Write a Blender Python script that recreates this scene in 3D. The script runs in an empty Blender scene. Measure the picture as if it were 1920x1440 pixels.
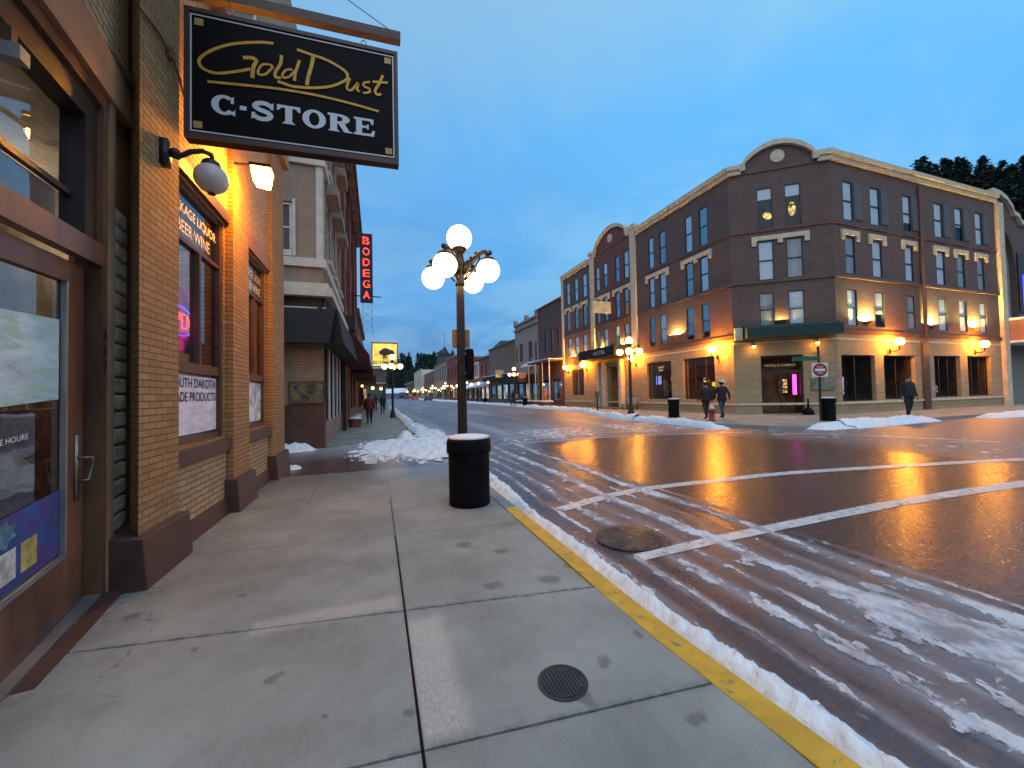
import bpy, math, random
from mathutils import Vector, Matrix, noise
random.seed(7)
R = math.radians
col = bpy.context.scene.collection
sc = bpy.context.scene

# ---------------------------------------------------------------- node helpers
def new_mat(name):
    m = bpy.data.materials.new(name); m.use_nodes = True
    nt = m.node_tree; nt.nodes.clear()
    out = nt.nodes.new('ShaderNodeOutputMaterial')
    return m, nt, out

def nd(nt, typ, props=None, **ins):
    n = nt.nodes.new(typ)
    for k, v in (props or {}).items(): setattr(n, k, v)
    for k, v in ins.items():
        key = int(k[1:]) if k[0] == 'i' and k[1:].isdigit() else k.replace('_', ' ')
        s = n.inputs[key]
        if isinstance(v, bpy.types.NodeSocket): nt.links.new(v, s)
        else: s.default_value = v
    return n

def math_(nt, op, a, b=0.0, c=None, clamp=False):
    n = nt.nodes.new('ShaderNodeMath'); n.operation = op; n.use_clamp = clamp
    for i, v in enumerate((a, b) if c is None else (a, b, c)):
        if isinstance(v, bpy.types.NodeSocket): nt.links.new(v, n.inputs[i])
        else: n.inputs[i].default_value = v
    return n.outputs[0]

def mixc(nt, f, a, b, blend='MIX'):
    n = nt.nodes.new('ShaderNodeMix'); n.data_type = 'RGBA'; n.blend_type = blend
    for i, v in ((0, f), (6, a), (7, b)):
        if isinstance(v, bpy.types.NodeSocket): nt.links.new(v, n.inputs[i])
        elif i == 0: n.inputs[0].default_value = v
        else: n.inputs[i].default_value = (*v[:3], 1)
    return n.outputs[2]

def ramp(nt, f, lo, hi):
    n = nd(nt, 'ShaderNodeMapRange', None, i1=lo, i2=hi, i3=0.0, i4=1.0)
    n.interpolation_type = 'SMOOTHSTEP'
    nt.links.new(f, n.inputs[0]); return n.outputs[0]

def objco(nt):
    return nt.nodes.new('ShaderNodeTexCoord').outputs['Object']

def mapped(nt, v, scale):
    n = nt.nodes.new('ShaderNodeVectorMath'); n.operation = 'MULTIPLY'
    nt.links.new(v, n.inputs[0]); n.inputs[1].default_value = scale
    return n.outputs[0]

def noi(nt, v, scale, detail=4, rough=.55, dist=0):
    return nd(nt, 'ShaderNodeTexNoise', None, Vector=v, Scale=scale, Detail=detail, Roughness=rough, Distortion=dist).outputs['Fac']

def principled(nt, out, color, rough, bump=None, bstr=.2, bdist=.01, metal=0.0, spec=.5, **kw):
    p = nd(nt, 'ShaderNodeBsdfPrincipled', None)
    for k, v in (('Base Color', color), ('Roughness', rough), ('Metallic', metal), ('Specular IOR Level', spec)):
        if isinstance(v, bpy.types.NodeSocket): nt.links.new(v, p.inputs[k])
        elif k == 'Base Color': p.inputs[k].default_value = (*v[:3], 1)
        else: p.inputs[k].default_value = v
    if bump is not None:
        b = nd(nt, 'ShaderNodeBump', None, Strength=bstr, Distance=bdist, Height=bump)
        nt.links.new(b.outputs[0], p.inputs['Normal'])
    for k, v in kw.items(): p.inputs[k.replace('_', ' ')].default_value = v
    nt.links.new(p.outputs[0], out.inputs[0])
    return p

def mat(name, c, rough=.75, var=.18, scale=3., bstr=.25, bscale=60., bdist=.004, metal=0., c2=None, c2lo=.52, c2hi=.68, spec=.5, stretch=(1, 1, 1)):
    m, nt, out = new_mat(name)
    o = mapped(nt, objco(nt), stretch)
    n1 = noi(nt, o, scale, 6, .6)
    f = ramp(nt, n1, .3, .7)
    cc = mixc(nt, f, tuple(x * (1 - var) for x in c), tuple(min(1, x * (1 + var)) for x in c))
    if c2:
        f2 = ramp(nt, noi(nt, o, scale * 1.7, 7, .65, .4), c2lo, c2hi)
        cc = mixc(nt, f2, cc, c2)
    r = math_(nt, 'ADD', math_(nt, 'MULTIPLY', n1, .25), rough - .12, clamp=True)
    principled(nt, out, cc, r, noi(nt, o, bscale, 4), bstr, bdist, metal, spec)
    return m

def brick(name, c1, c2, mortar, bw=.2, bh=.067, ms=.006, uv=(1, -1), rough=.85, bstr=.5, stain=(.5, .45, .4), stainf=.25):
    """bricks laid over vertical faces: u runs along the wall, v is the height"""
    m, nt, out = new_mat(name)
    s = nd(nt, 'ShaderNodeSeparateXYZ', None, Vector=objco(nt))
    u = math_(nt, 'ADD', math_(nt, 'MULTIPLY', s.outputs[0], float(uv[0])), math_(nt, 'MULTIPLY', s.outputs[1], float(uv[1])))
    v = nd(nt, 'ShaderNodeCombineXYZ', None, X=u, Y=s.outputs[2]).outputs[0]
    b = nd(nt, 'ShaderNodeTexBrick', None, Vector=v, Color1=(*c1, 1), Color2=(*c2, 1), Mortar=(*mortar, 1), Scale=1.0,
           Mortar_Size=ms, Mortar_Smooth=.2, Bias=0.0, Brick_Width=bw, Row_Height=bh)
    big = ramp(nt, noi(nt, objco(nt), .9, 6, .6), .35, .7)
    fine = noi(nt, objco(nt), 40, 3)
    c = mixc(nt, math_(nt, 'MULTIPLY', big, stainf), b.outputs[0], tuple(a * x for a, x in zip(c1, stain)))
    c = mixc(nt, .25, c, mixc(nt, fine, (.2, .2, .2), (1, 1, 1)), 'MULTIPLY')
    h = math_(nt, 'ADD', math_(nt, 'MULTIPLY', b.outputs[1], -1.), math_(nt, 'MULTIPLY', fine, .35))
    principled(nt, out, c, rough, h, bstr, .006)
    return m

def emit(name, c, s, var=0.0, scale=8.):
    m, nt, out = new_mat(name)
    e = nd(nt, 'ShaderNodeEmission', None, Color=(*c, 1), Strength=s)
    if var:
        n = noi(nt, objco(nt), scale, 3)
        nt.links.new(math_(nt, 'MULTIPLY', ramp(nt, n, .5 - .5 * (1 - var), .7), s), e.inputs[1])
    nt.links.new(e.outputs[0], out.inputs[0]); return m

def glass(name, tint=(.8, .85, .9), rough=.02, base=.06, fk=1.6):
    m, nt, out = new_mat(name)
    t = nd(nt, 'ShaderNodeBsdfTransparent', None, Color=(*tint, 1))
    g = nd(nt, 'ShaderNodeBsdfGlossy', None, Roughness=rough)
    b = nd(nt, 'ShaderNodeBump', None, Strength=.12, Distance=.02, Height=noi(nt, objco(nt), 1.6, 2))
    nt.links.new(b.outputs[0], g.inputs['Normal'])
    fr = nd(nt, 'ShaderNodeFresnel', None, IOR=1.5)
    f = math_(nt, 'ADD', math_(nt, 'MULTIPLY', fr.outputs[0], fk), base, clamp=True)
    x = nd(nt, 'ShaderNodeMixShader', None, Fac=f)
    nt.links.new(t.outputs[0], x.inputs[1]); nt.links.new(g.outputs[0], x.inputs[2])
    nt.links.new(x.outputs[0], out.inputs[0]); return m

# ---------------------------------------------------------------- mesh helpers
class MB:
    def __init__(s): s.v = []; s.f = []; s.mi = []; s.m = 0
    def add(s, vs, fs):
        k = len(s.v); s.v += [tuple(p) for p in vs]
        s.f += [tuple(i + k for i in f) for f in fs]; s.mi += [s.m] * len(fs); return s
    def box(s, x0, x1, y0, y1, z0, z1):
        return s.hexa([(x0, y0, z0), (x1, y0, z0), (x1, y1, z0), (x0, y1, z0), (x0, y0, z1), (x1, y0, z1), (x1, y1, z1), (x0, y1, z1)])
    def hexa(s, p):
        return s.add(p, [(0, 3, 2, 1), (4, 5, 6, 7), (0, 1, 5, 4), (1, 2, 6, 5), (2, 3, 7, 6), (3, 0, 4, 7)])
    def fbox(s, F, a0, a1, z0, z1, d0, d1):          # box in a wall frame; d = distance in front of the wall
        return s.hexa([F(a0, z0, d0), F(a1, z0, d0), F(a1, z0, d1), F(a0, z0, d1), F(a0, z1, d0), F(a1, z1, d0), F(a1, z1, d1), F(a0, z1, d1)])
    def prism(s, pts, z0, z1):
        n = len(pts)
        return s.add([(x, y, z0) for x, y in pts] + [(x, y, z1) for x, y in pts],
                     [tuple(range(n))[::-1], tuple(range(n, 2 * n))] + [(i, (i + 1) % n, n + (i + 1) % n, n + i) for i in range(n)])
    def fprism(s, F, pts, d0, d1):
        n = len(pts)
        return s.add([F(a, z, d0) for a, z in pts] + [F(a, z, d1) for a, z in pts],
                     [tuple(range(n))[::-1], tuple(range(n, 2 * n))] + [(i, (i + 1) % n, n + (i + 1) % n, n + i) for i in range(n)])
    def tube(s, pts, r, n=8, cap=True):
        pts = [Vector(p) for p in pts]; rs = r if isinstance(r, (list, tuple)) else [r] * len(pts)
        rings = []; up = Vector((0, 0, 1))
        for i, p in enumerate(pts):
            t = (pts[min(i + 1, len(pts) - 1)] - pts[max(i - 1, 0)]).normalized()
            a = t.cross(up if abs(t.z) < .95 else Vector((0, 1, 0))).normalized(); b = t.cross(a)
            rings.append([p + (a * math.cos(2 * math.pi * k / n) + b * math.sin(2 * math.pi * k / n)) * rs[i] for k in range(n)])
        vs = [q for g in rings for q in g]; fs = []
        for i in range(len(pts) - 1):
            for k in range(n): fs.append((i * n + k, i * n + (k + 1) % n, (i + 1) * n + (k + 1) % n, (i + 1) * n + k))
        if cap: fs += [tuple(range(n))[::-1], tuple(range(len(vs) - n, len(vs)))]
        return s.add(vs, fs)
    def lathe(s, prof, c=(0, 0, 0), n=20, flute=0):
        vs = []; fs = []
        for r, z in prof:
            for k in range(n):
                rr = r * (1 - flute * (k % 2)) if r > 0 else 0
                a = 2 * math.pi * k / n; vs.append((c[0] + rr * math.cos(a), c[1] + rr * math.sin(a), c[2] + z))
        for i in range(len(prof) - 1):
            for k in range(n): fs.append((i * n + k, i * n + (k + 1) % n, (i + 1) * n + (k + 1) % n, (i + 1) * n + k))
        fs += [tuple(range(n))[::-1], tuple(range(len(vs) - n, len(vs)))]
        return s.add(vs, fs)
    def sphere(s, c, r, n=20, m=12, sq=(1, 1, 1)):
        prof = [(max(1e-4, r * math.sin(math.pi * i / m)), -r * math.cos(math.pi * i / m)) for i in range(m + 1)]
        k = len(s.v); s.lathe(prof, (0, 0, 0), n)
        for i in range(k, len(s.v)):
            x, y, z = s.v[i]; s.v[i] = (c[0] + x * sq[0], c[1] + y * sq[1], c[2] + z * sq[2])
        return s
    def build(s, name, mats, parent=None, smooth=False, loc=None, bevel=0):
        me = bpy.data.meshes.new(name); me.from_pydata(s.v, [], s.f); me.update()
        for m in (mats if isinstance(mats, (list, tuple)) else [mats]): me.materials.append(m)
        me.polygons.foreach_set('material_index', s.mi)
        if smooth: me.polygons.foreach_set('use_smooth', [True] * len(me.polygons))
        o = bpy.data.objects.new(name, me); col.objects.link(o)
        if parent is not None:
            o.parent = parent; o.matrix_parent_inverse = WM(parent).inverted()
        if loc: o.location = loc
        if bevel:
            b = o.modifiers.new('bevel', 'BEVEL'); b.width = bevel; b.segments = 2; b.limit_method = 'ANGLE'
        return o

def WM(o):
    m = Matrix.Translation(o.location) @ o.rotation_euler.to_matrix().to_4x4()
    return m if o.parent is None else WM(o.parent) @ o.matrix_parent_inverse @ m

def T(name, label, cat, loc=(0, 0, 0), group=None):
    o = bpy.data.objects.new(name, None); col.objects.link(o); o.empty_display_size = .2
    o.location = loc; o['label'] = label; o['category'] = cat
    if group: o['group'] = group
    return o

def tag(o, label, cat, group=None):
    o['label'] = label; o['category'] = cat
    if group: o['group'] = group
    return o

def kind(o, k): o['kind'] = k; return o

def copy_tree(o, parent=None, loc=None, rz=None, scale=None, label=None):
    c = o.copy(); col.objects.link(c)
    if parent is not None: c.parent = parent
    if loc is not None: c.location = loc
    if rz is not None: c.rotation_euler = (0, 0, rz)
    if scale is not None: c.scale = (scale,) * 3 if not isinstance(scale, tuple) else scale
    if label: c['label'] = label
    for ch in [x for x in col.objects if x.parent == o]: copy_tree(ch, c)
    return c

def frame(O, U, N):
    l = math.hypot(*U); U = (U[0] / l, U[1] / l); l = math.hypot(*N); N = (N[0] / l, N[1] / l)
    return lambda a, z, d=0.: (O[0] + U[0] * a + N[0] * d, O[1] + U[1] * a + N[1] * d, z)

def wall(mb, F, a0, a1, z0, z1, holes, depth=.15, d=0.):
    """a wall face with rectangular openings and their reveals"""
    xs = sorted({a0, a1, *[h[0] for h in holes], *[h[1] for h in holes]})
    zs = sorted({z0, z1, *[h[2] for h in holes], *[h[3] for h in holes]})
    for i in range(len(xs) - 1):
        for j in range(len(zs) - 1):
            cx = (xs[i] + xs[i + 1]) / 2; cz = (zs[j] + zs[j + 1]) / 2
            if any(h[0] < cx < h[1] and h[2] < cz < h[3] for h in holes): continue
            mb.add([F(xs[i], zs[j], d), F(xs[i + 1], zs[j], d), F(xs[i + 1], zs[j + 1], d), F(xs[i], zs[j + 1], d)], [(0, 1, 2, 3)])
    for h in holes:
        for p, q in (((h[0], h[2]), (h[1], h[2])), ((h[1], h[2]), (h[1], h[3])), ((h[1], h[3]), (h[0], h[3])), ((h[0], h[3]), (h[0], h[2]))):
            mb.add([F(*p, d), F(*q, d), F(*q, d - depth), F(*p, d - depth)], [(0, 1, 2, 3)])

def catmull(pts, n=6):
    out = []
    P_ = [pts[0]] + list(pts) + [pts[-1]]
    for i in range(1, len(P_) - 2):
        p0, p1, p2, p3 = P_[i - 1:i + 3]
        for k in range(n):
            t = k / n
            out.append(tuple(.5 * ((2 * b) + (-a + c) * t + (2 * a - 5 * b + 4 * c - e) * t * t + (-a + 3 * b - 3 * c + e) * t ** 3)
                             for a, b, c, e in zip(p0, p1, p2, p3)))
    out.append(tuple(pts[-1])); return out

def ribbon(mb, F, pts, w, d=.004, smooth=True, lift=.0):
    q = catmull(pts) if smooth else pts; L = []; Rr = []
    for i, p in enumerate(q):
        a = q[max(0, i - 1)]; b = q[min(len(q) - 1, i + 1)]
        tx, tz = b[0] - a[0], b[1] - a[1]; l = math.hypot(tx, tz) or 1
        ww = (w[0] + (w[1] - w[0]) * i / (len(q) - 1)) if isinstance(w, tuple) else w
        nx, nz = -tz / l * ww / 2, tx / l * ww / 2
        dd = d + lift * i / len(q)
        L.append(F(p[0] + nx, p[1] + nz, dd)); Rr.append(F(p[0] - nx, p[1] - nz, dd))
    n = len(q); mb.add(L + Rr, [(i, i + 1, n + i + 1, n + i) for i in range(n - 1)])

def text(name, s, F, a, z, width, height, m, parent, d=.006, flip=False):
    """lettering that fills width x height with its lower left corner at (a, z) of a wall frame"""
    cu = bpy.data.curves.new(name, 'FONT'); cu.body = s; cu.size = 1; cu.offset = .012
    t = bpy.data.objects.new(name, cu); col.objects.link(t); bpy.context.view_layer.update()
    me = bpy.data.meshes.new_from_object(t.evaluated_get(bpy.context.evaluated_depsgraph_get()))
    bpy.data.objects.remove(t)
    xs = [v.co.x for v in me.vertices]; ys = [v.co.y for v in me.vertices]
    x0, x1, y0, y1 = min(xs), max(xs), min(ys), max(ys)
    for v in me.vertices:
        u = (v.co.x - x0) / (x1 - x0); w = (v.co.y - y0) / (y1 - y0)
        if flip: u = 1 - u
        v.co = F(a + u * width, z + w * height, d)
    me.materials.clear(); me.materials.append(m)
    o = bpy.data.objects.new(name, me); col.objects.link(o)
    o.parent = parent; o.matrix_parent_inverse = WM(parent).inverted()
    return o

def fr(p, s=1., o=4):          # fractal noise about -1..1
    return noise.fractal(Vector(p) * s, 1.0, 2.0, o)

# ---------------------------------------------------------------- materials
M = {}
M['buff_brick'] = brick('buff_brick', (.55, .31, .125), (.42, .22, .085), (.17, .09, .05), .21, .062, .006)
M['pale_brick'] = brick('pale_brick', (.66, .44, .23), (.55, .34, .17), (.13, .07, .04), .24, .07, .007)
M['hotel_brick'] = brick('hotel_brick', (.185, .118, .10), (.14, .088, .076), (.12, .08, .07), .22, .075, .008, bstr=.3)
M['hotel_brick_red'] = brick('hotel_brick_red', (.24, .09, .07), (.18, .07, .055), (.12, .07, .06), .22, .075, .008, bstr=.3)
M['hotel_stone'] = brick('hotel_stone', (.46, .35, .20), (.39, .29, .165), (.26, .19, .11), .8, .4, .014, bstr=.4)
M['tan_brick'] = brick('tan_brick', (.42, .31, .2), (.34, .25, .16), (.25, .19, .13), .3, .1, .01)
M['red_brick'] = brick('red_brick', (.30, .09, .06), (.22, .07, .05), (.12, .06, .05), .22, .075, .008)
M['brown_brick'] = brick('brown_brick', (.26, .17, .115), (.21, .14, .10), (.14, .1, .08), .22, .08, .008)
M['dark_brick'] = brick('dark_brick', (.15, .085, .08), (.12, .07, .065), (.09, .06, .06), .22, .08, .008)
M['stucco'] = mat('stucco', (.30, .21, .155), .9, .1)
M['grey_stucco'] = mat('grey_stucco', (.30, .25, .20), .9, .12)
M['cream'] = mat('cream', (.60, .54, .44), .8, .1)
M['stone_trim'] = mat('stone_trim', (.62, .52, .37), .85, .15)
M['band'] = mat('band', (.38, .19, .10), .7, .2, 2, stretch=(1, .3, 1))
M['brown_paint'] = mat('brown_paint', (.085, .042, .033), .5, .25)
M['door_wood'] = mat('door_wood', (.15, .066, .036), .42, .45, 2.2, c2=(.20, .12, .08), c2lo=.55, c2hi=.8, stretch=(1, 1, .4))
M['dark_frame'] = mat('dark_frame', (.03, .018, .014), .5, .2)
M['black'] = mat('black', (.012, .012, .014), .5, .2)
M['black_metal'] = mat('black_metal', (.018, .017, .018), .35, .2, metal=.0)
M['bin'] = mat('bin', (.004, .004, .005), .6, .4, 5, bstr=.4, bscale=25, spec=.12)
M['lamp_iron'] = mat('lamp_iron', (.018, .014, .012), .38, .4, 6, c2=(.05, .032, .018), spec=.5)
M['frame_teal'] = mat('frame_teal', (.018, .03, .036), .45, .2)
M['blind'] = mat('blind', (.80, .84, .90), .7, .06, 30, bstr=.1, stretch=(.05, .05, 1))
M['curtain'] = mat('curtain', (.40, .42, .44), .9, .2, 7, stretch=(1, 1, .05))
M['void'] = mat('void', (.012, .012, .013), .9, .1)
M['green_awning'] = mat('green_awning', (.012, .045, .038), .8, .15)
M['black_awning'] = mat('black_awning', (.010, .011, .014), .8, .2)
M['red_awning'] = mat('red_awning', (.075, .010, .008), .85, .25)
M['maroon'] = mat('maroon', (.13, .018, .025), .7, .2)
M['white_paint'] = mat('white_paint', (.72, .72, .70), .6, .08)
M['rust'] = mat('rust', (.17, .075, .045), .7, .4, 4)
M['galv'] = mat('galv', (.38, .38, .38), .4, .1, metal=.7)
M['brass'] = mat('brass', (.35, .30, .22), .3, .1, metal=.8)
M['shutter_grey'] = mat('shutter_grey', (.105, .11, .125), .8, .1)
M['snow'] = mat('snow', (.80, .82, .88), .65, .07, 5, bstr=.9, bscale=24, bdist=.02, c2=(.50, .46, .46), c2lo=.55, c2hi=.78)
M['roof_snow'] = mat('roof_snow', (.74, .80, .90), .7, .06)
M['red_paint'] = mat('red_paint', (.30, .02, .02), .45, .2)
M['sign_green'] = mat('sign_green', (.01, .12, .07), .5, .1)
M['glass'] = glass('glass', (.92, .96, .98), .02, .03, .42)
M['mirror_glass'] = glass('mirror_glass', (.85, .86, .85), .02, .07, 1.3)
M['dark_glass'] = glass('dark_glass', (.85, .8, .75), .03, .0, .6)
M['globe_lit'] = emit('globe_lit', (1., .62, .24), 9.)
M['globe_far'] = emit('globe_far', (1., .60, .22), 7.)
M['globe_sodium'] = emit('globe_sodium', (1., .33, .02), 430.)
M['spot_sodium'] = emit('spot_sodium', (1., .46, .06), 130.)
M['flood'] = emit('flood', (1., .37, .02), 330.)
M['uplight'] = emit('uplight', (1., .74, .2), 13000.)
M['neon_red'] = emit('neon_red', (1., .05, .025), 4.)
M['neon_blue'] = emit('neon_blue', (.06, .05, 1.), 5.)
M['neon_pink'] = emit('neon_pink', (1., .03, .5), 4.)
M['gold'] = mat('gold', (.72, .36, .02), .45, .2, 20)
M['letter_white'] = mat('letter_white', (.72, .74, .8), .6, .05)
M['sign_black'] = mat('sign_black', (.005, .0035, .005), .6, .4, spec=.12)
M['gold_square'] = mat('gold_square', (.55, .33, .13), .6, .1)

# wet brick road: red pavers under slush film, glossy where bare
def road_material():
    m, nt, out = new_mat('wet_brick_road')
    o = objco(nt)
    at = nd(nt, 'ShaderNodeAttribute', {'attribute_name': 'wash'}).outputs['Fac']
    b = nd(nt, 'ShaderNodeTexBrick', None, Vector=o, Color1=(.105, .043, .033, 1), Color2=(.080, .034, .027, 1), Mortar=(.06, .028, .023, 1), Scale=1.0,
           Mortar_Size=.006, Mortar_Smooth=.3, Bias=0., Brick_Width=.22, Row_Height=.11)
    st = mapped(nt, o, (1, .28, 1))
    n1 = noi(nt, st, 2.3, 8, .65)
    n2 = noi(nt, o, 28, 5, .7)
    n3 = noi(nt, o, .5, 5, .6)
    n4 = noi(nt, mapped(nt, o, (1, .14, 1)), 9, 7, .72)
    base = mixc(nt, ramp(nt, n3, .35, .65), b.outputs[0], (.075, .052, .05))
    base = mixc(nt, .55, b.outputs[0], base)
    k = math_(nt, 'ADD', at, math_(nt, 'ADD', math_(nt, 'MULTIPLY', n1, .45), math_(nt, 'ADD', math_(nt, 'MULTIPLY', n4, .45), math_(nt, 'MULTIPLY', n2, .30))))
    w1 = ramp(nt, k, .78, 1.18)
    w2 = ramp(nt, k, 1.10, 1.42)
    c = mixc(nt, math_(nt, 'MULTIPLY', w1, .78), base, (.235, .205, .22))
    c = mixc(nt, math_(nt, 'MULTIPLY', w2, .6), c, (.52, .50, .54))
    r = math_(nt, 'ADD', .27, math_(nt, 'ADD', math_(nt, 'MULTIPLY', w1, .25), math_(nt, 'MULTIPLY', ramp(nt, n2, .4, .8), .10)))
    h = math_(nt, 'ADD', math_(nt, 'MULTIPLY', b.outputs[1], -.5), math_(nt, 'ADD', math_(nt, 'MULTIPLY', noi(nt, o, 5, 3), 1.6), math_(nt, 'MULTIPLY', n2, math_(nt, 'ADD', .5, math_(nt, 'MULTIPLY', w1, 2.)))))
    principled(nt, out, c, r, h, .34, .008, 0., .9)
    return m
M['road'] = road_material()

def slush_material():
    m, nt, out = new_mat('slush')
    o = objco(nt)
    n1 = noi(nt, mapped(nt, o, (1, .5, 1)), 5, 7, .65); n2 = noi(nt, o, 38, 5, .7)
    c = mixc(nt, ramp(nt, n1, .36, .62), (.33, .28, .29), (.74, .72, .77))
    c = mixc(nt, ramp(nt, n2, .58, .8), c, (.22, .17, .17))
    p = principled(nt, out, c, .42, math_(nt, 'ADD', n2, math_(nt, 'MULTIPLY', n1, 2.)), .8, .012, 0., .5)
    at = nd(nt, 'ShaderNodeAttribute', {'attribute_name': 'depth'}).outputs['Fac']
    n3 = noi(nt, mapped(nt, o, (1, .6, 1)), 70, 4, .7)
    k = math_(nt, 'ADD', math_(nt, 'MULTIPLY', at, 110.), math_(nt, 'MULTIPLY', math_(nt, 'SUBTRACT', n3, .54), 3.0))
    nt.links.new(ramp(nt, k, -.25, .75), p.inputs['Alpha'])
    return m
M['slush'] = slush_material()

STAINS = [(.83, 4.01, .10), (1.14, 3.71, .085), (.87, 3.08, .09), (1.34, 3.02, .10), (1.62, 3.18, .07), (1.56, 2.13, .055), (1.21, 2.0, .05), (1.40, 1.51, .05),
          (-.56, 2.53, .045), (-1.02, 3.65, .04), (-1.69, 3.59, .06), (-1.09, 2.99, .03), (.13, 2.04, .03), (.98, 1.79, .06), (-.26, 2.14, .03), (.2, 1.3, .05), (-.9, 1.9, .04)]
def concrete_material(name='sidewalk_concrete', stains=True):
    m, nt, out = new_mat(name)
    o = objco(nt)
    n1 = noi(nt, o, 1.1, 6, .6); n2 = noi(nt, o, 70, 4, .6); n3 = noi(nt, mapped(nt, o, (1, .12, 1)), 30, 4, .6)
    c = mixc(nt, ramp(nt, n1, .3, .7), (.205, .208, .19), (.35, .355, .328))
    c = mixc(nt, math_(nt, 'MULTIPLY', ramp(nt, n3, .4, .75), .25), c, (.36, .33, .30))
    c = mixc(nt, .3, c, mixc(nt, n2, (.4, .4, .4), (1.25, 1.25, 1.25)), 'MULTIPLY')
    n4 = noi(nt, o, 210, 3, .7); c = mixc(nt, math_(nt, 'MULTIPLY', ramp(nt, n4, .6, .75), .35), c, (.10, .095, .085))
    n5 = noi(nt, o, 3.3, 8, .7, .5); c = mixc(nt, math_(nt, 'MULTIPLY', ramp(nt, n5, .5, .72), .38), c, (.15, .145, .13))
    cr_ = nd(nt, 'ShaderNodeTexVoronoi', {'feature': 'DISTANCE_TO_EDGE'}, Vector=nd(nt, 'ShaderNodeVectorMath', {'operation': 'ADD'}, i0=o, i1=mapped(nt, nd(nt, 'ShaderNodeTexNoise', None, Vector=o, Scale=3.0, Detail=5.).outputs['Color'], (.5, .5, .5))).outputs[0], Scale=.55)
    ck = math_(nt, 'MULTIPLY', math_(nt, 'SUBTRACT', 1., ramp(nt, cr_.outputs['Distance'], .0, .0045)), ramp(nt, noi(nt, o, .8, 2), .52, .6))
    c = mixc(nt, math_(nt, 'MULTIPLY', ck, .6), c, (.06, .055, .05))
    r = math_(nt, 'ADD', .50, math_(nt, 'MULTIPLY', n1, .3))
    if stains:
        s = nd(nt, 'ShaderNodeSeparateXYZ', None, Vector=o)
        # far end of the walk is darker and wet
        wet = ramp(nt, math_(nt, 'ADD', s.outputs[1], math_(nt, 'MULTIPLY', n1, 3.)), 7.6, 10.2)
        c = mixc(nt, math_(nt, 'MULTIPLY', wet, .5), c, (.12, .11, .11))
        r = math_(nt, 'SUBTRACT', r, math_(nt, 'MULTIPLY', wet, .35))
        dn = nd(nt, 'ShaderNodeTexNoise', None, Vector=o, Scale=9.0, Detail=3.0)
        dv = nd(nt, 'ShaderNodeVectorMath', {'operation': 'MULTIPLY_ADD'}); nt.links.new(dn.outputs['Color'], dv.inputs[0])
        dv.inputs[1].default_value = (.14, .14, 0); nt.links.new(o, dv.inputs[2])
        tot = None
        for x, y, rr in STAINS:
            q = nd(nt, 'ShaderNodeVectorMath', {'operation': 'DISTANCE'}); nt.links.new(dv.outputs[0], q.inputs[0]); q.inputs[1].default_value = (x + .07, y + .07, 0)
            f = nd(nt, 'ShaderNodeMapRange', None, i1=rr * .55, i2=rr * 1.05, i3=1., i4=0.); nt.links.new(q.outputs['Value'], f.inputs[0])
            tot = f.outputs[0] if tot is None else math_(nt, 'MAXIMUM', tot, f.outputs[0])
        c = mixc(nt, math_(nt, 'MULTIPLY', tot, .55), c, (.075, .068, .06))
        # grime along the joints and the wall foot
        def near(v_, w_): return math_(nt, 'SUBTRACT', 1., ramp(nt, math_(nt, 'ABSOLUTE', v_), 0., w_))
        gx = near(math_(nt, 'ADD', s.outputs[0], -.17), .035)
        g1 = near(math_(nt, 'ADD', math_(nt, 'MULTIPLY_ADD', s.outputs[0], .135, -2.99) if 0 else math_(nt, 'ADD', math_(nt, 'MULTIPLY', s.outputs[0], .135), -2.99), s.outputs[1]), .05)
        g2 = near(math_(nt, 'ADD', math_(nt, 'ADD', math_(nt, 'MULTIPLY', s.outputs[0], .09), -1.80), s.outputs[1]), .045)
        g3 = math_(nt, 'SUBTRACT', 1., ramp(nt, math_(nt, 'ADD', s.outputs[0], math_(nt, 'MULTIPLY', n5, .3)), -1.85, -1.45))
        gg = math_(nt, 'MAXIMUM', math_(nt, 'MAXIMUM', gx, g1), math_(nt, 'MAXIMUM', g2, g3))
        c = mixc(nt, math_(nt, 'MULTIPLY', gg, math_(nt, 'MULTIPLY', ramp(nt, noi(nt, o, 14, 5, .7), .38, .62), .55)), c, (.075, .07, .062))
        # pale scraped patch beside the long joint, and along the cross joint
        def rect(x0, x1, y0, y1, e=.06):
            a = math_(nt, 'MULTIPLY', ramp(nt, s.outputs[0], x0 - e, x0 + e * .2), math_(nt, 'SUBTRACT', 1., ramp(nt, s.outputs[0], x1 - e, x1 + e)))
            b = math_(nt, 'MULTIPLY', ramp(nt, s.outputs[1], y0 - e, y0 + e), math_(nt, 'SUBTRACT', 1., ramp(nt, s.outputs[1], y1 - e, y1 + e)))
            return math_(nt, 'MULTIPLY', a, b)
        sc_ = ramp(nt, noi(nt, mapped(nt, o, (1, .3, 1)), 90, 5, .75), .40, .62)
        pt = math_(nt, 'ADD', rect(.19, .40, 1.82, 2.82), math_(nt, 'MULTIPLY', rect(-.8, .14, 3.02, 3.2, .05), .9), clamp=True)
        c = mixc(nt, math_(nt, 'MULTIPLY', pt, math_(nt, 'ADD', .3, math_(nt, 'MULTIPLY', sc_, .5))), c, (.55, .47, .43))
    principled(nt, out, c, r, n2, .25, .003)
    return m
M['walk'] = concrete_material()
M['far_walk'] = concrete_material('far_sidewalk_concrete', False)
M['yellow'] = mat('yellow_kerb_paint', (.64, .35, .025), .55, .16, 5, c2=(.26, .18, .10), c2lo=.585, c2hi=.70, bstr=.5)
M['paint_line'] = mat('road_paint', (.62, .60, .60), .4, .15, 6, c2=(.2, .15, .14), c2lo=.54, c2hi=.66, bstr=.4)

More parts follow.
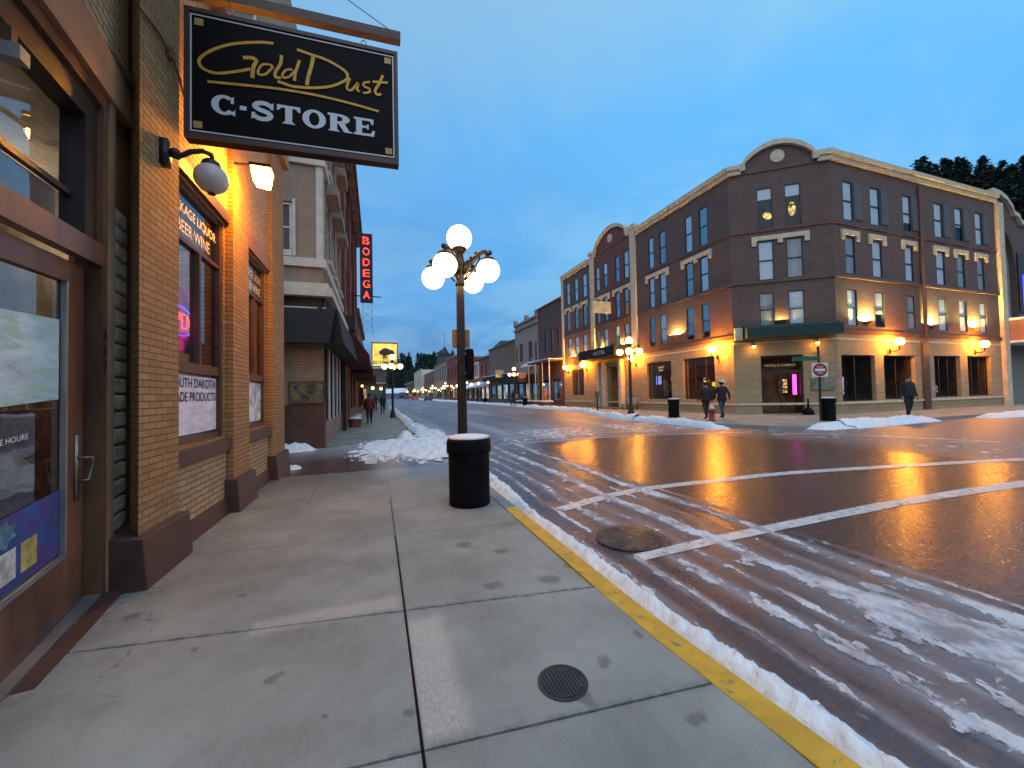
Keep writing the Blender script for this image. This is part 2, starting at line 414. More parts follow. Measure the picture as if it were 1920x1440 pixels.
# ---------------------------------------------------------------- ground
def road_z(x, y=0):
    if x < 1.8: return -.13 + .10 * min(1, max(0, (1.8 - x) / 1.0)) * (1 if y > 8.7 else 0)
    return -.13 + .0135 * (min(x, 15) - 1.8)

def bump1(t, c, w): return math.exp(-((t - c) / w) ** 2)
def sst(a, b, t):
    t = max(0., min(1., (t - a) / (b - a))); return t * t * (3 - 2 * t)

def density(x, y):
    """how much slush lies at (x, y): tyre tracks run along the street"""
    wv = .09 * noise.noise(Vector((x * .3, y * .45, 3))) + .03 * noise.noise(Vector((x, y * 2, 9)))
    xx = x + wv
    near = 1 - sst(9, 13, y)
    d = 0
    for c, w, a, s in ((2.42, .05, .9, 1), (2.76, .09, .75, 2), (3.08, .04, .5, 3), (3.46 + .15 * sst(3.2, 1.4, y), .09 + .12 * sst(2.8, 1.5, y), 1.10, 4), (4.20, .11, 1.05, 5), (4.46, .05, .6, 6), (2.12, .07, .7, 7), (3.85, .05, .35, 8)):
        d += a * bump1(xx, c, w) * (.72 + .5 * noise.noise(Vector((s * 7.1, y * .8, 0))))
    d += .38 * bump1(xx, 3.3, 1.1)                                # thin film over the tracks
    d += .35 * sst(2.9, 1.2, y) * bump1(xx, 3.7, .7)
    d *= near
    d += .80 * (1 - near) * (.85 + .5 * noise.noise(Vector((x * .9, y * .1, 5))))     # film up the street
    d += .55 * sst(9.5, 13, x + .4 * noise.noise(Vector((x, y, 2)))) * sst(12.5, 9, y)         # far right of the crossing
    d -= .30 * sst(4.5, 5.3, xx) * sst(11.0, 8.5, x) * sst(14, 11, y)
    d -= 1.2 * sst(.48, .34, math.hypot(x - 2.66, y - 3.78))
    # crossing of the side street at left
    d += .75 * sst(.5, 1.2, x) * sst(2.7, 1.9, x) * sst(8.6, 9.4, y) * sst(16, 13, y)
    d += .70 * sst(-.75, .35, x) * sst(9.9, 10.6, y) * sst(15.8, 14.2, y) * sst(2.6, 2.2, x)
    return d

def axis(*seg):
    out = []
    for a, b, st in seg:
        n = max(1, round((b - a) / st)); out += [a + (b - a) * i / n for i in range(n)]
    out.append(seg[-1][1]); return out

def sheet(name, xs, ys, fz, m, attr=None):
    vs = [(x, y, fz(x, y)) for y in ys for x in xs]; nx = len(xs)
    fs = [(j * nx + i, j * nx + i + 1, (j + 1) * nx + i + 1, (j + 1) * nx + i) for j in range(len(ys) - 1) for i in range(nx - 1)]
    me = bpy.data.meshes.new(name); me.from_pydata(vs, [], fs); me.materials.append(m)
    me.polygons.foreach_set('use_smooth', [True] * len(fs))
    if attr:
        a = me.attributes.new('wash', 'FLOAT', 'POINT'); a.data.foreach_set('value', [attr(v[0], v[1]) for v in vs])
    o = bpy.data.objects.new(name, me); col.objects.link(o); return o

xs = axis((-9, -1, .5), (-1, 1.8, .14), (1.8, 5, .06), (5, 16, .14), (16, 60, 1.5))
ys = axis((-4, .6, .4), (.6, 9, .07), (9, 20, .14), (20, 60, .8), (60, 330, 6))
kind(sheet('road', xs, ys, road_z, M['road'], lambda x, y: .78 * density(x, y)), 'structure')
M['earth'] = mat('earth', (.16, .13, .11), .95, .2, .3)
kind(sheet('ground', [-900, -200, 0, 200, 900], [-600, -100, 0, 300, 1200], lambda x, y: -.32, M['earth']), 'structure')

# near sidewalk: slabs with open joints
def slab(mb, q, g=.006, z=0., dep=.03):
    cx = sum(p[0] for p in q) / 4; cy = sum(p[1] for p in q) / 4
    q = [(x + (g if x < cx else -g), y + (g if y < cy else -g)) for x, y in q]
    q2 = [(x + (.004 if x < cx else -.004), y + (.004 if y < cy else -.004)) for x, y in q]
    mb.add([(x, y, -dep) for x, y in q] + [(x, y, z - .003) for x, y in q] + [(x, y, z) for x, y in q2],
           [(0, 1, 5, 4), (1, 2, 6, 5), (2, 3, 7, 6), (3, 0, 4, 7), (4, 5, 9, 8), (5, 6, 10, 9), (6, 7, 11, 10), (7, 4, 8, 11), (8, 9, 10, 11)])
mb = MB()
def jy(k, x):            # y of the k-th cross joint at x
    return [-3., -.6, .55 - .05 * x, 1.80 - .09 * x, 3.0 - .135 * x - .01, 4.62 - .1 * x, 6.35 - .03 * x, 8.8][k]
for k in range(7):
    for xa, xb in ((-2.7, .17), (.17, 1.682 if k < 4 else 1.612)) if k < 6 else ((-2.7, -1.0), (-1.0, 1.655)):
        slab(mb, [(xa, jy(k, xa)), (xb, jy(k, xb)), (xb, jy(k + 1, xb)), (xa, jy(k + 1, xa))], .0075 if k < 5 else .003)
mb.m = 1; mb.box(-2.7, 1.62, -3, 8.79, -.28, -.028)
kind(mb.build('sidewalk', [M['walk'], M['void']]), 'structure')
# kerb: yellow from the camera to y 5.1, bare beyond
mb = MB()
for a, b, m in ((-3, .9, 0), (.9, 2.62, 0), (2.62, 3.42, 0), (3.42, 5.1, 0), (5.1, 6.9, 1), (6.9, 8.79, 1)):
    mb.m = m; n = 6
    for i in range(n):
        y0 = a + (b - a) * i / n + (.004 if i == 0 else 0); y1 = a + (b - a) * (i + 1) / n - (.004 if i == n - 1 else 0)
        w = lambda y: 1.80 + .075 * sst(2.4, .8, y) + .008 * noise.noise(Vector((y * 2, 1, 1)))
        i0, i1 = w(y0) - .182, w(y1) - .182
        mb.add([(i0, y0, -.3), (w(y0), y0, -.3), (w(y0), y0, -.02), (w(y0) - .02, y0, .002), (i0, y0, .004),
                (i1, y1, -.3), (w(y1), y1, -.3), (w(y1), y1, -.02), (w(y1) - .02, y1, .002), (i1, y1, .004)],
               [(1, 6, 7, 2), (2, 7, 8, 3), (3, 8, 9, 4), (0, 4, 9, 5), (0, 1, 2, 3, 4), (9, 8, 7, 6, 5)])
kind(mb.build('kerb', [M['yellow'], M['walk']]), 'structure')

# left sidewalk beyond the side street
mb = MB()
mb.prism([(-9, 13.9), (-1.2, 13.75), (-.2, 14.6), (.9, 15.6), (1.3, 17.0), (1.35, 60), (1.35, 320), (-9, 320)], -.25, 0.0)
kind(mb.build('sidewalk', M['far_walk']), 'structure')
mb = MB(); mb.m = 0
mb.prism([(1.36, 17), (1.52, 17), (1.52, 40), (1.36, 40)], -.25, .006)
kind(mb.build('kerb', M['yellow']), 'structure')
# far sidewalk round the hotel corner, widening at the crossing
FK = [(60, 10.2), (30, 9.95), (20, 9.75), (16, 9.7), (14.6, 9.9), (13.7, 10.6), (13.3, 11.8), (13.3, 17), (13.7, 20), (14.9, 24.5), (15.7, 29), (15.9, 45), (16.3, 70), (16.5, 330)]
mb = MB(); mb.prism(FK + [(60, 330)], -.25, .17)
kind(mb.build('sidewalk', M['far_walk']), 'structure')

# road paint
def line(pts, w0, w1):
    """painted line following pts, laid 4 mm over the road in short pieces"""
    mb = MB(); q = catmull(pts, 8); n = len(q)
    L = []; Rr = []
    for i, p in enumerate(q):
        a = q[max(0, i - 1)]; b = q[min(n - 1, i + 1)]; tx, ty = b[0] - a[0], b[1] - a[1]; l = math.hypot(tx, ty)
        w = w0 + (w1 - w0) * i / (n - 1)
        for S, s in ((L, 1), (Rr, -1)):
            x = p[0] - ty / l * w / 2 * s + .006 * noise.noise(Vector((i, s, 1))); y = p[1] + tx / l * w / 2 * s + .012 * noise.noise(Vector((i * .7, s, 4)))
            S.append((x, y, road_z(x, y) + .005))
    mb.add(L + Rr, [(i, n + i, n + i + 1, i + 1) for i in range(n - 1)])
    return mb.build('crosswalk_line', M['paint_line'])
for p, a, b in (([(2.45, 5.1), (4.0, 5.5), (5.8, 5.42), (7.5, 5.25), (11.2, 4.4), (13, 3.9)], .2, .24),
                ([(2.45, 3.33), (4.0, 3.38), (6.9, 3.37), (9.5, 3.2), (13, 2.9)], .15, .26),
                ([(4.6, 14.93), (8.1, 14.54)], .12, .12), ([(3.7, 12.25), (8.4, 11.78), (12.57, 10.34)], .14, .14), ([(4.2, 13.9), (8, 13.3), (10.5, 12.6)], .12, .12),
                ([(13.05, 9.5), (14.3, 7.6), (15.1, 5.4)], .12, .12)):
    kind(line(p, a, b), 'structure')
mb = MB(); mb.add([(-.30, 9.85, -.024), (-.03, 9.72, -.024), (-.0, 12.4, -.024), (-.28, 12.6, -.024)], [(0, 1, 2, 3)])
kind(mb.build('crosswalk_line', M['paint_line']), 'structure')

# slush ridges as real relief
def relief(name, xs, ys, f, m, base=road_z, lo=-.004, cut=0.):
    nx = len(xs); H = [[f(x, y) for x in xs] for y in ys]; idx = {}; vs = []; fs = []; dep = []
    for j in range(len(ys) - 1):
        for i in range(nx - 1):
            q = [(j, i), (j, i + 1), (j + 1, i + 1), (j + 1, i)]
            if max(H[a][b] for a, b in q) <= cut: continue
            f_ = []
            for a, b in q:
                if (a, b) not in idx:
                    idx[(a, b)] = len(vs); dep.append(H[a][b]); vs.append((xs[b], ys[a], base(xs[b], ys[a]) + max(lo, H[a][b])))
                f_.append(idx[(a, b)])
            fs.append(f_)
    me = bpy.data.meshes.new(name); me.from_pydata(vs, [], fs); me.materials.append(m)
    me.polygons.foreach_set('use_smooth', [True] * len(fs))
    a_ = me.attributes.new('depth', 'FLOAT', 'POINT'); a_.data.foreach_set('value', dep)
    o = bpy.data.objects.new(name, me); col.objects.link(o); return kind(o, 'stuff')

def slush_h(x, y):
    d = density(x, y)
    k = d - .76 + .46 * fr((x * 6.5, y * 2.6, 0), 1, 6) + .36 * noise.noise(Vector((x * 15, y * 11, 7))) + .26 * noise.noise(Vector((x * 34, y * 26, 3)))
    h = .048 * k
    if k > 0: h += .010 * max(0, noise.noise(Vector((x * 26, y * 20, 4)))) + .012 * k * noise.noise(Vector((x * 12, y * 8, 1)))
    return min(h, .06) + .004
relief('slush', axis((1.85, 5.4, .022)), axis((.75, 5.5, .026)), slush_h, M['slush'], lo=.002, cut=-.012)
relief('slush', axis((1.85, 5.4, .05)), axis((-1.5, .75, .06)), slush_h, M['slush'], lo=.002, cut=-.012)
relief('slush', axis((1.85, 5.4, .04)), axis((5.5, 13.5, .05)), slush_h, M['slush'], lo=.002, cut=-.012)
relief('slush', axis((5.4, 16, .10)), axis((1.5, 16, .09)), slush_h, M['slush'], lo=.002, cut=-.012)

# snow windrow against the near kerb
def bank_near(x, y):
    c = 1.955 + .07 * sst(2.4, .8, y) + .05 * noise.noise(Vector((0, y * .9, 0))) + (.10 * sst(5, 8, y)); w = .155 + .05 * noise.noise(Vector((5, y * 1.7, 0))) + .03 * noise.noise(Vector((9, y * 6, 0))) + .10 * sst(5, 7.5, y)
    k = 1 - abs(x - c) / w
    n_ = fr((x * 11, y * 9, 1), 1, 4)
    return .30 * (max(-.2, k) * .42 + .11 * n_) + .026 * abs(noise.noise(Vector((x * 17, y * 17, 0)))) + .012 * noise.noise(Vector((x * 38, y * 38, 0))) - .016
relief('snow', axis((1.79, 2.5, .018)), axis((.4, 5.5, .022)), bank_near, M['snow'], base=lambda x, y: -.13)
def bank_near2(x, y): return bank_near(x, y) * (1 - sst(7.4, 8.6, y) * .8)
relief('snow', axis((1.79, 2.6, .03)), axis((5.5, 9.2, .035)), bank_near2, M['snow'], base=lambda x, y: -.13)
# heaps at the corner across the side street, and by the storefront end
def heaps(x, y):
    h = -.10
    for cx, cy, rx, ry, a in ((.7, 12.2, 1.5, 2.4, .10), (2.0, 13.4, 1.0, 2.6, .10), (.95, 14.7, .30, .5, .46), (1.5, 13.1, .45, .6, .24), (1.9, 12.0, .5, .9, .17), (.35, 13.2, .8, 1.3, .14), (2.4, 14.2, .5, .8, .2), (-2.45, 13.2, .75, .4, .42), (-2.0, 9.9, .38, .22, .24), (1.3, 10.9, .6, .5, .17), (.6, 11.6, .7, .5, .15), (2.2, 17, .5, 1.6, .22), (2.0, 20, .35, 2.5, .2), (1.72, 18.2, .34, 2.2, .24), (1.68, 21.3, .32, 2.6, .22)):
        h = max(h, .8 * a * (1 - ((x - cx) / rx) ** 2 - ((y - cy) / ry) ** 2) * (1 + .0 * a))
    return h * .85 + .085 * fr((x * 4.6, y * 4.6, 2), 1, 5) + .035 * noise.noise(Vector((x * 12, y * 12, 2))) + .015 * noise.noise(Vector((x * 25, y * 25, 2))) - .015
relief('snow', axis((-3.2, 3.2, .045)), axis((9.4, 23, .06)), heaps, M['snow'], base=lambda x, y: -.05 - .08 * sst(1.5, 2.2, x) + .05 * sst(13.4, 14.2, y))
relief('snow', axis((1.45, 2.6, .08)), axis((23, 60, .3)), lambda x, y: .25 * (1 - abs(x - 1.8) / .45) - .05 + .12 * fr((x * 3, y, 2), 1, 3), M['snow'], base=lambda x, y: -.1)
# ploughed snow along the far kerb
def far_bank(p, q, w, a, sd, e0=True, e1=True):
    """ridge between two kerb points"""
    dx, dy = q[0] - p[0], q[1] - p[1]; l = math.hypot(dx, dy); ux, uy = dx / l, dy / l; n = int(l / .14) + 2; vs = []; fs = []; K = 9
    for i in range(n):
        t = i / (n - 1) * l
        for k in range(K):
            s = (k / (K - 1) - .5) * 2
            en = min(1, t / .8 if e0 else 1, (l - t) / .8 if e1 else 1) ** .6; hh = (a * en) * (1 - s * s) * (.75 + .45 * fr((t * .8 + sd, s, 0), 1, 3)) + .09 * a * 4 * fr((t * 3, s * 2, sd), 1, 3) * (1 - s * s)
            ws = w * (1 + .25 * noise.noise(Vector((t * .6, sd, 0))))
            x = p[0] + ux * t + uy * s * ws; y = p[1] + uy * t - ux * s * ws
            vs.append((x, y, -.1 + en * (.13 + (.12 if s < 0 else 0) * (1 - s * s)) + hh if abs(s) < 1 else -.1))
    fs = [(i * K + k, i * K + k + 1, (i + 1) * K + k + 1, (i + 1) * K + k) for i in range(n - 1) for k in range(K - 1)]
    return vs, fs
def banks(segs):
    mb = MB()
    for i, (p, q, w, a) in enumerate(segs): mb.add(*far_bank(p, q, w, a, i * 9.3 + p[0], i == 0 or abs(p[0] - segs[i - 1][1][0]) > 1, i == len(segs) - 1 or abs(q[0] - segs[i + 1][0][0]) > 1))
    o = mb.build('snow', M['snow'], smooth=True); return kind(o, 'stuff')
banks([((12.7, 11.4), (12.95, 17.2), .42, .2), ((12.95, 17.1), (13.4, 20.4), .5, .26), ((13.4, 20.2), (14.5, 24.6), .5, .24), ((14.5, 24.5), (15.3, 29.2), .5, .26),
       ((15.3, 29), (15.5, 45), .5, .3), ((15.5, 45), (15.9, 70), .55, .3), ((15.9, 70), (16.1, 180), .7, .35)])
banks([((14.5, 9.72), (16.2, 9.55), .5, .2), ((16.1, 9.55), (18.2, 9.7), .55, .26), ((18.1, 9.7), (22.6, 9.85), .5, .22), ((25, 9.4), (36, 9.9), .6, .16), ((36, 9.9), (50, 10.1), .6, .2)])

# ---------------------------------------------------------------- window builder
def window(parent, F, a0, a1, z0, z1, depth=.12, fm='frame_teal', blind=None, sash=True, glassm='glass', fw=.06, mull=0, name='window'):
    mb = MB(); e = .002
    a0 += e; a1 -= e; z0 += e; z1 -= e
    for b in ((a0, a0 + fw, z0, z1), (a1 - fw, a1, z0, z1), (a0 + fw, a1 - fw, z0, z0 + fw), (a0 + fw, a1 - fw, z1 - fw, z1)):
        mb.fbox(F, *b, -depth, -depth + .07)
    if sash: mb.fbox(F, a0 + fw, a1 - fw, (z0 + z1) / 2 - .03, (z0 + z1) / 2 + .03, -depth, -depth + .055)
    for k in range(mull):
        c = a0 + (a1 - a0) * (k + 1) / (mull + 1); mb.fbox(F, c - .03, c + .03, z0 + fw, z1 - fw, -depth, -depth + .05)
    w = mb.build(name, M[fm], parent)
    g = MB(); g.add([F(a0 + fw, z0 + fw, -depth + .02), F(a1 - fw, z0 + fw, -depth + .02), F(a1 - fw, z1 - fw, -depth + .02), F(a0 + fw, z1 - fw, -depth + .02)], [(0, 1, 2, 3)])
    g.build('pane', M[glassm], w)
    if blind:
        t = z0 + fw + (z1 - z0) * (1 - blind[1]); bl = MB()
        bl.add([F(a0 + fw, t, -depth + .006), F(a1 - fw, t, -depth + .006), F(a1 - fw, z1 - fw, -depth + .006), F(a0 + fw, z1 - fw, -depth + .006)], [(0, 1, 2, 3)])
        bl.build('blind', M[blind[0]], w)
    return w

def body_box(mb, pts, z0, z1):   # a closed dark core behind the facade openings
    mb.prism(pts, z0, z1)

# ---------------------------------------------------------------- hotel
A_ = (18.5, 16.15); B_ = (22.25, 13.3); CL = math.hypot(3.75, 2.85)
Fm = frame((18.5, 0), (0, 1), (-1, 0))
Fc = frame(A_, (3.75, -2.85), (-2.85, -3.75))
Fr = frame((0, 13.3), (1, 0), (0, -1))
hotel = T('hotel', 'big brown brick hotel with curved gable and pale stone ground floor across the street', 'hotel', (24, 20, .17))
HZ = 13.55; G0 = .05; ST = 4.33
core = MB(); core.prism([(19.9, 36.6), (19.9, 16.9), (23.0, 14.75), (37.6, 14.75), (37.6, 36.6)], 0, HZ - .1)
core.build('interior', M['void'], hotel)
up = MB(); low = MB(); red = MB()
main_r = [(22.35, 22.92, 10.25, 12.45), (21.15, 21.78, 10.2, 12.45), (18.8, 19.42, 10.15, 12.45), (17.62, 18.28, 10.15, 12.45),
          (22.37, 22.95, 7.45, 9.58), (21.2, 21.85, 7.45, 9.6), (18.83, 19.45, 7.4, 9.5), (17.66, 18.3, 7.4, 9.5),
          (22.45, 23.02, 4.7, 6.77), (21.27, 21.92, 4.7, 6.75), (18.88, 19.5, 4.68, 6.7), (17.68, 18.3, 4.65, 6.66)]
main_m = [(29.42, 30.02, 10.45, 12.55), (28.2, 28.8, 10.45, 12.55), (26.45, 27.07, 10.42, 12.56), (25.24, 25.88, 10.4, 12.56),
          (29.45, 30.05, 7.6, 9.62), (28.2, 28.82, 7.58, 9.62), (26.5, 27.15, 7.55, 9.62), (25.33, 25.98, 7.55, 9.62),
          (29.5, 30.2, 5.35, 6.9), (28.3, 28.95, 5.35, 6.9), (26.62, 27.22, 5.2, 6.87), (25.4, 26.0, 5.18, 6.85)]
main_l = [(35.0, 35.7, 10.5, 12.7), (33.3, 34.0, 10.5, 12.7), (31.62, 32.4, 10.48, 12.65), (35.05, 35.8, 7.85, 9.85), (33.38, 34.1, 7.8, 9.83), (31.75, 32.45, 7.8, 9.82),
          (34.8, 35.6, 5.3, 7.0), (33.4, 34.15, 5.25, 7.0), (31.8, 32.55, 5.2, 6.98)]
wall(up, Fm, 16.15, 24.3, ST, HZ, main_r); wall(red, Fm, 24.9, 30.3, ST, HZ, main_m); wall(up, Fm, 30.85, 36.6, ST, HZ, main_l)
cham = [(1.28, 1.98, 10.15, 12.4), (2.5, 3.2, 10.15, 12.4), (1.26, 1.95, 7.38, 9.5), (2.5, 3.2, 7.38, 9.5), (1.24, 1.9, 4.85, 6.7), (2.5, 3.18, 4.8, 6.7)]
cham = [(a * 1.06, b * 1.06, c, d) for a, b, c, d in cham]
wall(up, Fc, 0, CL, ST, HZ, cham)
rx = [(22.62, 23.4), (24.78, 25.6), (27.59, 28.34), (30.53, 31.39), (32.63, 33.45), (34.8, 35.6)]
rw = [(a * 1.023, b * 1.023, c, d) for c, d in ((10.3, 12.4), (7.45, 9.45), (4.72, 6.66)) for a, b in rx]
wall(up, Fr, B_[0], 38.0, ST, HZ, rw)
# lower stone storey
lm = [(17.45, 19.95, .98, 3.52), (20.98, 23.45, .98, 3.55), (26.5, 28.45, .18, 3.65), (32.6, 35.05, 1.3, 3.8)]
wall(low, Fm, 16.15, 36.6, G0, ST, lm, .3)
lc = [(1.27, 3.2, .2, 3.3)]
wall(low, Fc, 0, CL, G0, ST, lc, .3)
lr = [(22.5, 25.18, .78, 3.2), (25.93, 28.7, .82, 3.22), (30.55, 33.2, .83, 3.26), (34.0, 36.6, .83, 3.28)]
wall(low, Fr, B_[0], 38.0, G0, ST, lr, .3)
up.build('brick_wall', M['hotel_brick'], hotel); red.build('brick_wall', M['hotel_brick_red'], hotel); low.build('stone_wall', M['hotel_stone'], hotel)
# back and side faces plus roof
mb = MB(); mb.prism([(18.55, 36.6), (18.55, 16.2), (22.3, 13.35), (37.7, 13.35), (37.7, 36.6)], HZ - .35, HZ - .25); mb.build('roof', M['roof_snow'], hotel)
mb = MB(); mb.box(18.51, 37.7, 36.6, 36.75, 0, HZ); mb.box(37.7, 37.8, 13.35, 36.6, 0, HZ); mb.build('brick_wall', M['hotel_brick'], hotel)
# string courses
def course(z, h, d, m, name='string_course'):
    mb = MB()
    mb.fbox(Fm, 16.05, 24.28, z, z + h, .002, d); mb.fbox(Fm, 24.92, 30.28, z, z + h, .002, d); mb.fbox(Fm, 30.87, 36.6, z, z + h, .002, d)
    mb.fbox(Fc, -.02, CL + .02, z + .001, z + h - .001, .002, d); mb.fbox(Fr, B_[0] - .03, 37.89, z - .001, z + h + .001, .002, d)
    mb.build(name, m, hotel)
course(10.0, .12, .05, M['hotel_brick_red']); course(7.22, .14, .09, M['hotel_brick']); course(ST - .04, .22, .08, M['hotel_brick_red'])
course(3.98, .10, .04, M['stone_trim']); course(.98 - .32, .12, .07, M['stone_trim'])
# cornice
mb = MB()
for F, a, b in ((Fm, 16.1, 24.2), (Fm, 31.0, 36.7), (Fr, B_[0] - .05, 38.0)):
    mb = MB(); mb.fbox(F, a, b, HZ - .28, HZ - .02, .002, .14); mb.fbox(F, a, b, HZ - .02, HZ + .2, -.2, .26); mb.build('cornice', M['stone_trim'], hotel)
mb = MB()
mb.fbox(Fc, 4.15, CL + .05, HZ - .26, HZ, .002, .15); mb.fbox(Fc, 4.1, CL + .1, HZ + .0, HZ + .28, -.2, .24); mb.build('cornice', M['stone_trim'], hotel); mb = MB()
mb.fbox(Fc, -.05, .62, HZ - .26, HZ, .002, .15); mb.fbox(Fc, -.1, .6, HZ, HZ + .22, -.2, .24)
mb.build('cornice', M['stone_trim'], hotel)
# gables: brick infill under an arched coping
def gable(F, a0, a1, base, rise, shoulder, bm):
    n = 22; pts = []
    for i in range(n + 1):
        t = i / n; a = a0 + (a1 - a0) * t
        pts.append((a, base + shoulder + rise * math.sin(math.pi * t) ** .72))
    mb = MB(); mb.fprism(F, [(a0, base - .3)] + pts + [(a1, base - .3)], -.3, .05); mb.build('gable', bm, hotel)
    cp = MB()
    for i in range(n):
        (p0, q0), (p1, q1) = pts[i], pts[i + 1]
        cp.hexa([F(p0, q0 - .02, -.33), F(p1, q1 - .02, -.33), F(p1, q1 - .02, .24), F(p0, q0 - .02, .24), F(p0, q0 + .24, -.33), F(p1, q1 + .24, -.33), F(p1, q1 + .24, .24), F(p0, q0 + .24, .24)])
    for a in (a0, a1): cp.fbox(F, a - .14, a + .14, base - .12, base + shoulder + .2, .051, .22)
    cp.build('coping', M['stone_trim'], hotel)
    md = MB(); c = ((a0 + a1) / 2, base + rise * .42)
    md.fprism(F, [(c[0] + .34 * math.cos(t * .3142), c[1] + .34 * math.sin(t * .3142)) for t in range(20)], .052, .1); md.build('medallion', M['stone_trim'], hotel)
gable(Fc, .68, 4.05, HZ + .02, .95, .05, M['hotel_brick'])
gable(Fm, 25.3, 29.9, HZ + .35, 1.05, .15, M['hotel_brick_red'])
mb = MB()
for a, b in ((24.31, 24.89), (30.31, 30.84)):
    mb = MB(); mb.fbox(Fm, a, b, ST + .2, HZ + .35, .003, .16); mb.fbox(Fm, a - .1, b + .1, HZ + .35, HZ + .6, -.2, .26); mb.build('stone_pilaster', M['stone_trim'], hotel)
mb = MB()
mb.fbox(Fm, 24.9, 25.3, HZ + .05, HZ + .5, -.2, .2); mb.fbox(Fm, 29.9, 30.3, HZ + .05, HZ + .5, -.2, .2)
mb.build('parapet_block', M['stone_trim'], hotel)
mb = MB(); mb.fbox(Fr, 37.9, 38.5, G0, HZ - .3, .003, .2); mb.build('stone_pilaster', M['stone_trim'], hotel)
mb = MB(); mb.fbox(Fm, 36.4, 36.75, ST, HZ + .1, .003, .12); mb.build('stone_pilaster', M['stone_trim'], hotel)
# lintels on the third storey
def lintel(F, a0, a1, z):
    mb = MB(); mb.fbox(F, a0 - .3, a1 + .3, z + .06, z + .3, .003, .10)
    mb.fbox(F, a0 - .3, a0 - .07, z - .22, z + .06, .003, .10); mb.fbox(F, a1 + .07, a1 + .3, z - .22, z + .06, .003, .10)
    return mb
for F, a0, a1, z in ((Fm, 21.2, 22.95, 9.52), (Fm, 17.66, 19.45, 9.47), (Fm, 25.33, 27.15, 9.6), (Fm, 28.2, 30.05, 9.6), (Fc, 1.33, 3.39, 9.46)):
    m_ = lintel(F, a0, a1, z); m_.fbox(F, (a0 + a1) / 2 - .12, (a0 + a1) / 2 + .12, z - .16, z + .06, .003, .1); m_.build('lintel', M['stone_trim'], hotel)
for a, b, c, d in rw[6:12]: lintel(Fr, a, b, d).build('lintel', M['stone_trim'], hotel)
for a, b, c, d in main_l[3:6]: lintel(Fm, a, b, d).build('lintel', M['stone_trim'], hotel)
k = 0
for F, L in ((Fm, main_r), (Fm, main_m), (Fm, main_l), (Fc, cham), (Fr, rw)):
    for (a, b, c, d) in L:
        k += 1; rnd = random.random()
        bl = ('blind', 1.) if rnd < .6 else (('curtain', 1.) if rnd < .85 else ('blind', .55 + .3 * random.random()))
        if F is Fm: bl = None if rnd < .3 else (('curtain', 1.) if rnd < .75 else ('blind', .4 + .4 * random.random()))
        if F is Fc and c > 10: bl = ('blind', .3)
        window(hotel, F, a, b, c, d, .08, blind=bl, fw=.045)
for a_, z_ in ((1.95, 11.0), (3.1, 11.2)):
    t = T('room_lamp', 'warm ceiling lamp glowing in the top corner room, ' + ('left window' if a_ < 2 else 'right window'), 'lamp', Fc(a_, z_, -.5), 'lamps in the top corner room')
    mb = MB(); mb.sphere(Fc(a_, z_, -.4), .26, 14, 8, (1.2, .5, .7) if a_ < 2 else (.8, .5, 1.5)); mb.build('lamp_shade', emit('room_yellow', (1., .70, .16), 1.5, .5, 5), t, True); mb = MB(); mb.tube([Fc(a_, z_ + .2, -.5), Fc(a_, 12.6, -.5)], .015, 5); mb.build('cord', M['black'], t)
for a, b, c, d in rw[:6]:
    mb = MB(); mb.fbox(Fr, b + .05, b + .05 + .62, c + .1, d - .05, .003, .05); mb.build('shutter', M['shutter_grey'], hotel)
# ground floor windows and doors
warm = emit('warm_room', (1., .5, .16), .55, .9, 2.2); cold = emit('cool_room', (.5, .6, 1.), .5, .9, 2.)
for i, (a, b, c, d) in enumerate(lm[:2] + lm[3:]): window(hotel, Fm, a, b, c, d, .25, 'dark_frame', sash=False, glassm='dark_glass', mull=2, name='shop_window')
for i, (a, b, c, d) in enumerate(lr): window(hotel, Fr, a, b, c, d, .25, 'dark_frame', sash=False, glassm='dark_glass', mull=1 if i < 2 else 2, name='shop_window')
dr = MB(); a, b, c, d = lc[0]
for q in ((a, a + .09, c, d), (b - .09, b, c, d), (a + .09, b - .09, 2.35, 2.5), (a + .09, b - .09, d - .1, d), ((a + b) / 2 - .06, (a + b) / 2 + .06, c, 2.35), (a + .09, (a + b) / 2 - .06, c, c + .1), ((a + b) / 2 + .06, b - .09, c, c + .1)):
    dr.fbox(Fc, *q, -.28, -.2)
door = dr.build('entrance_door', M['dark_frame'], hotel)
g = MB(); g.add([Fc(a, c, -.24), Fc(b, c, -.24), Fc(b, d, -.24), Fc(a, d, -.24)], [(0, 1, 2, 3)]); g.build('pane', M['dark_glass'], door)
text('lettering', 'HOTEL & GAMING', Fc, a + .25, 2.72, 1.4, .14, M['stone_trim'], door, -.225)
text('lettering', 'CRAFT', Fm, 21.9, 3.12, .62, .12, M['letter_white'], hotel, -.225, flip=True)
text('lettering', 'BAR', Fm, 22.0, 2.92, .42, .12, M['letter_white'], hotel, -.225, flip=True)
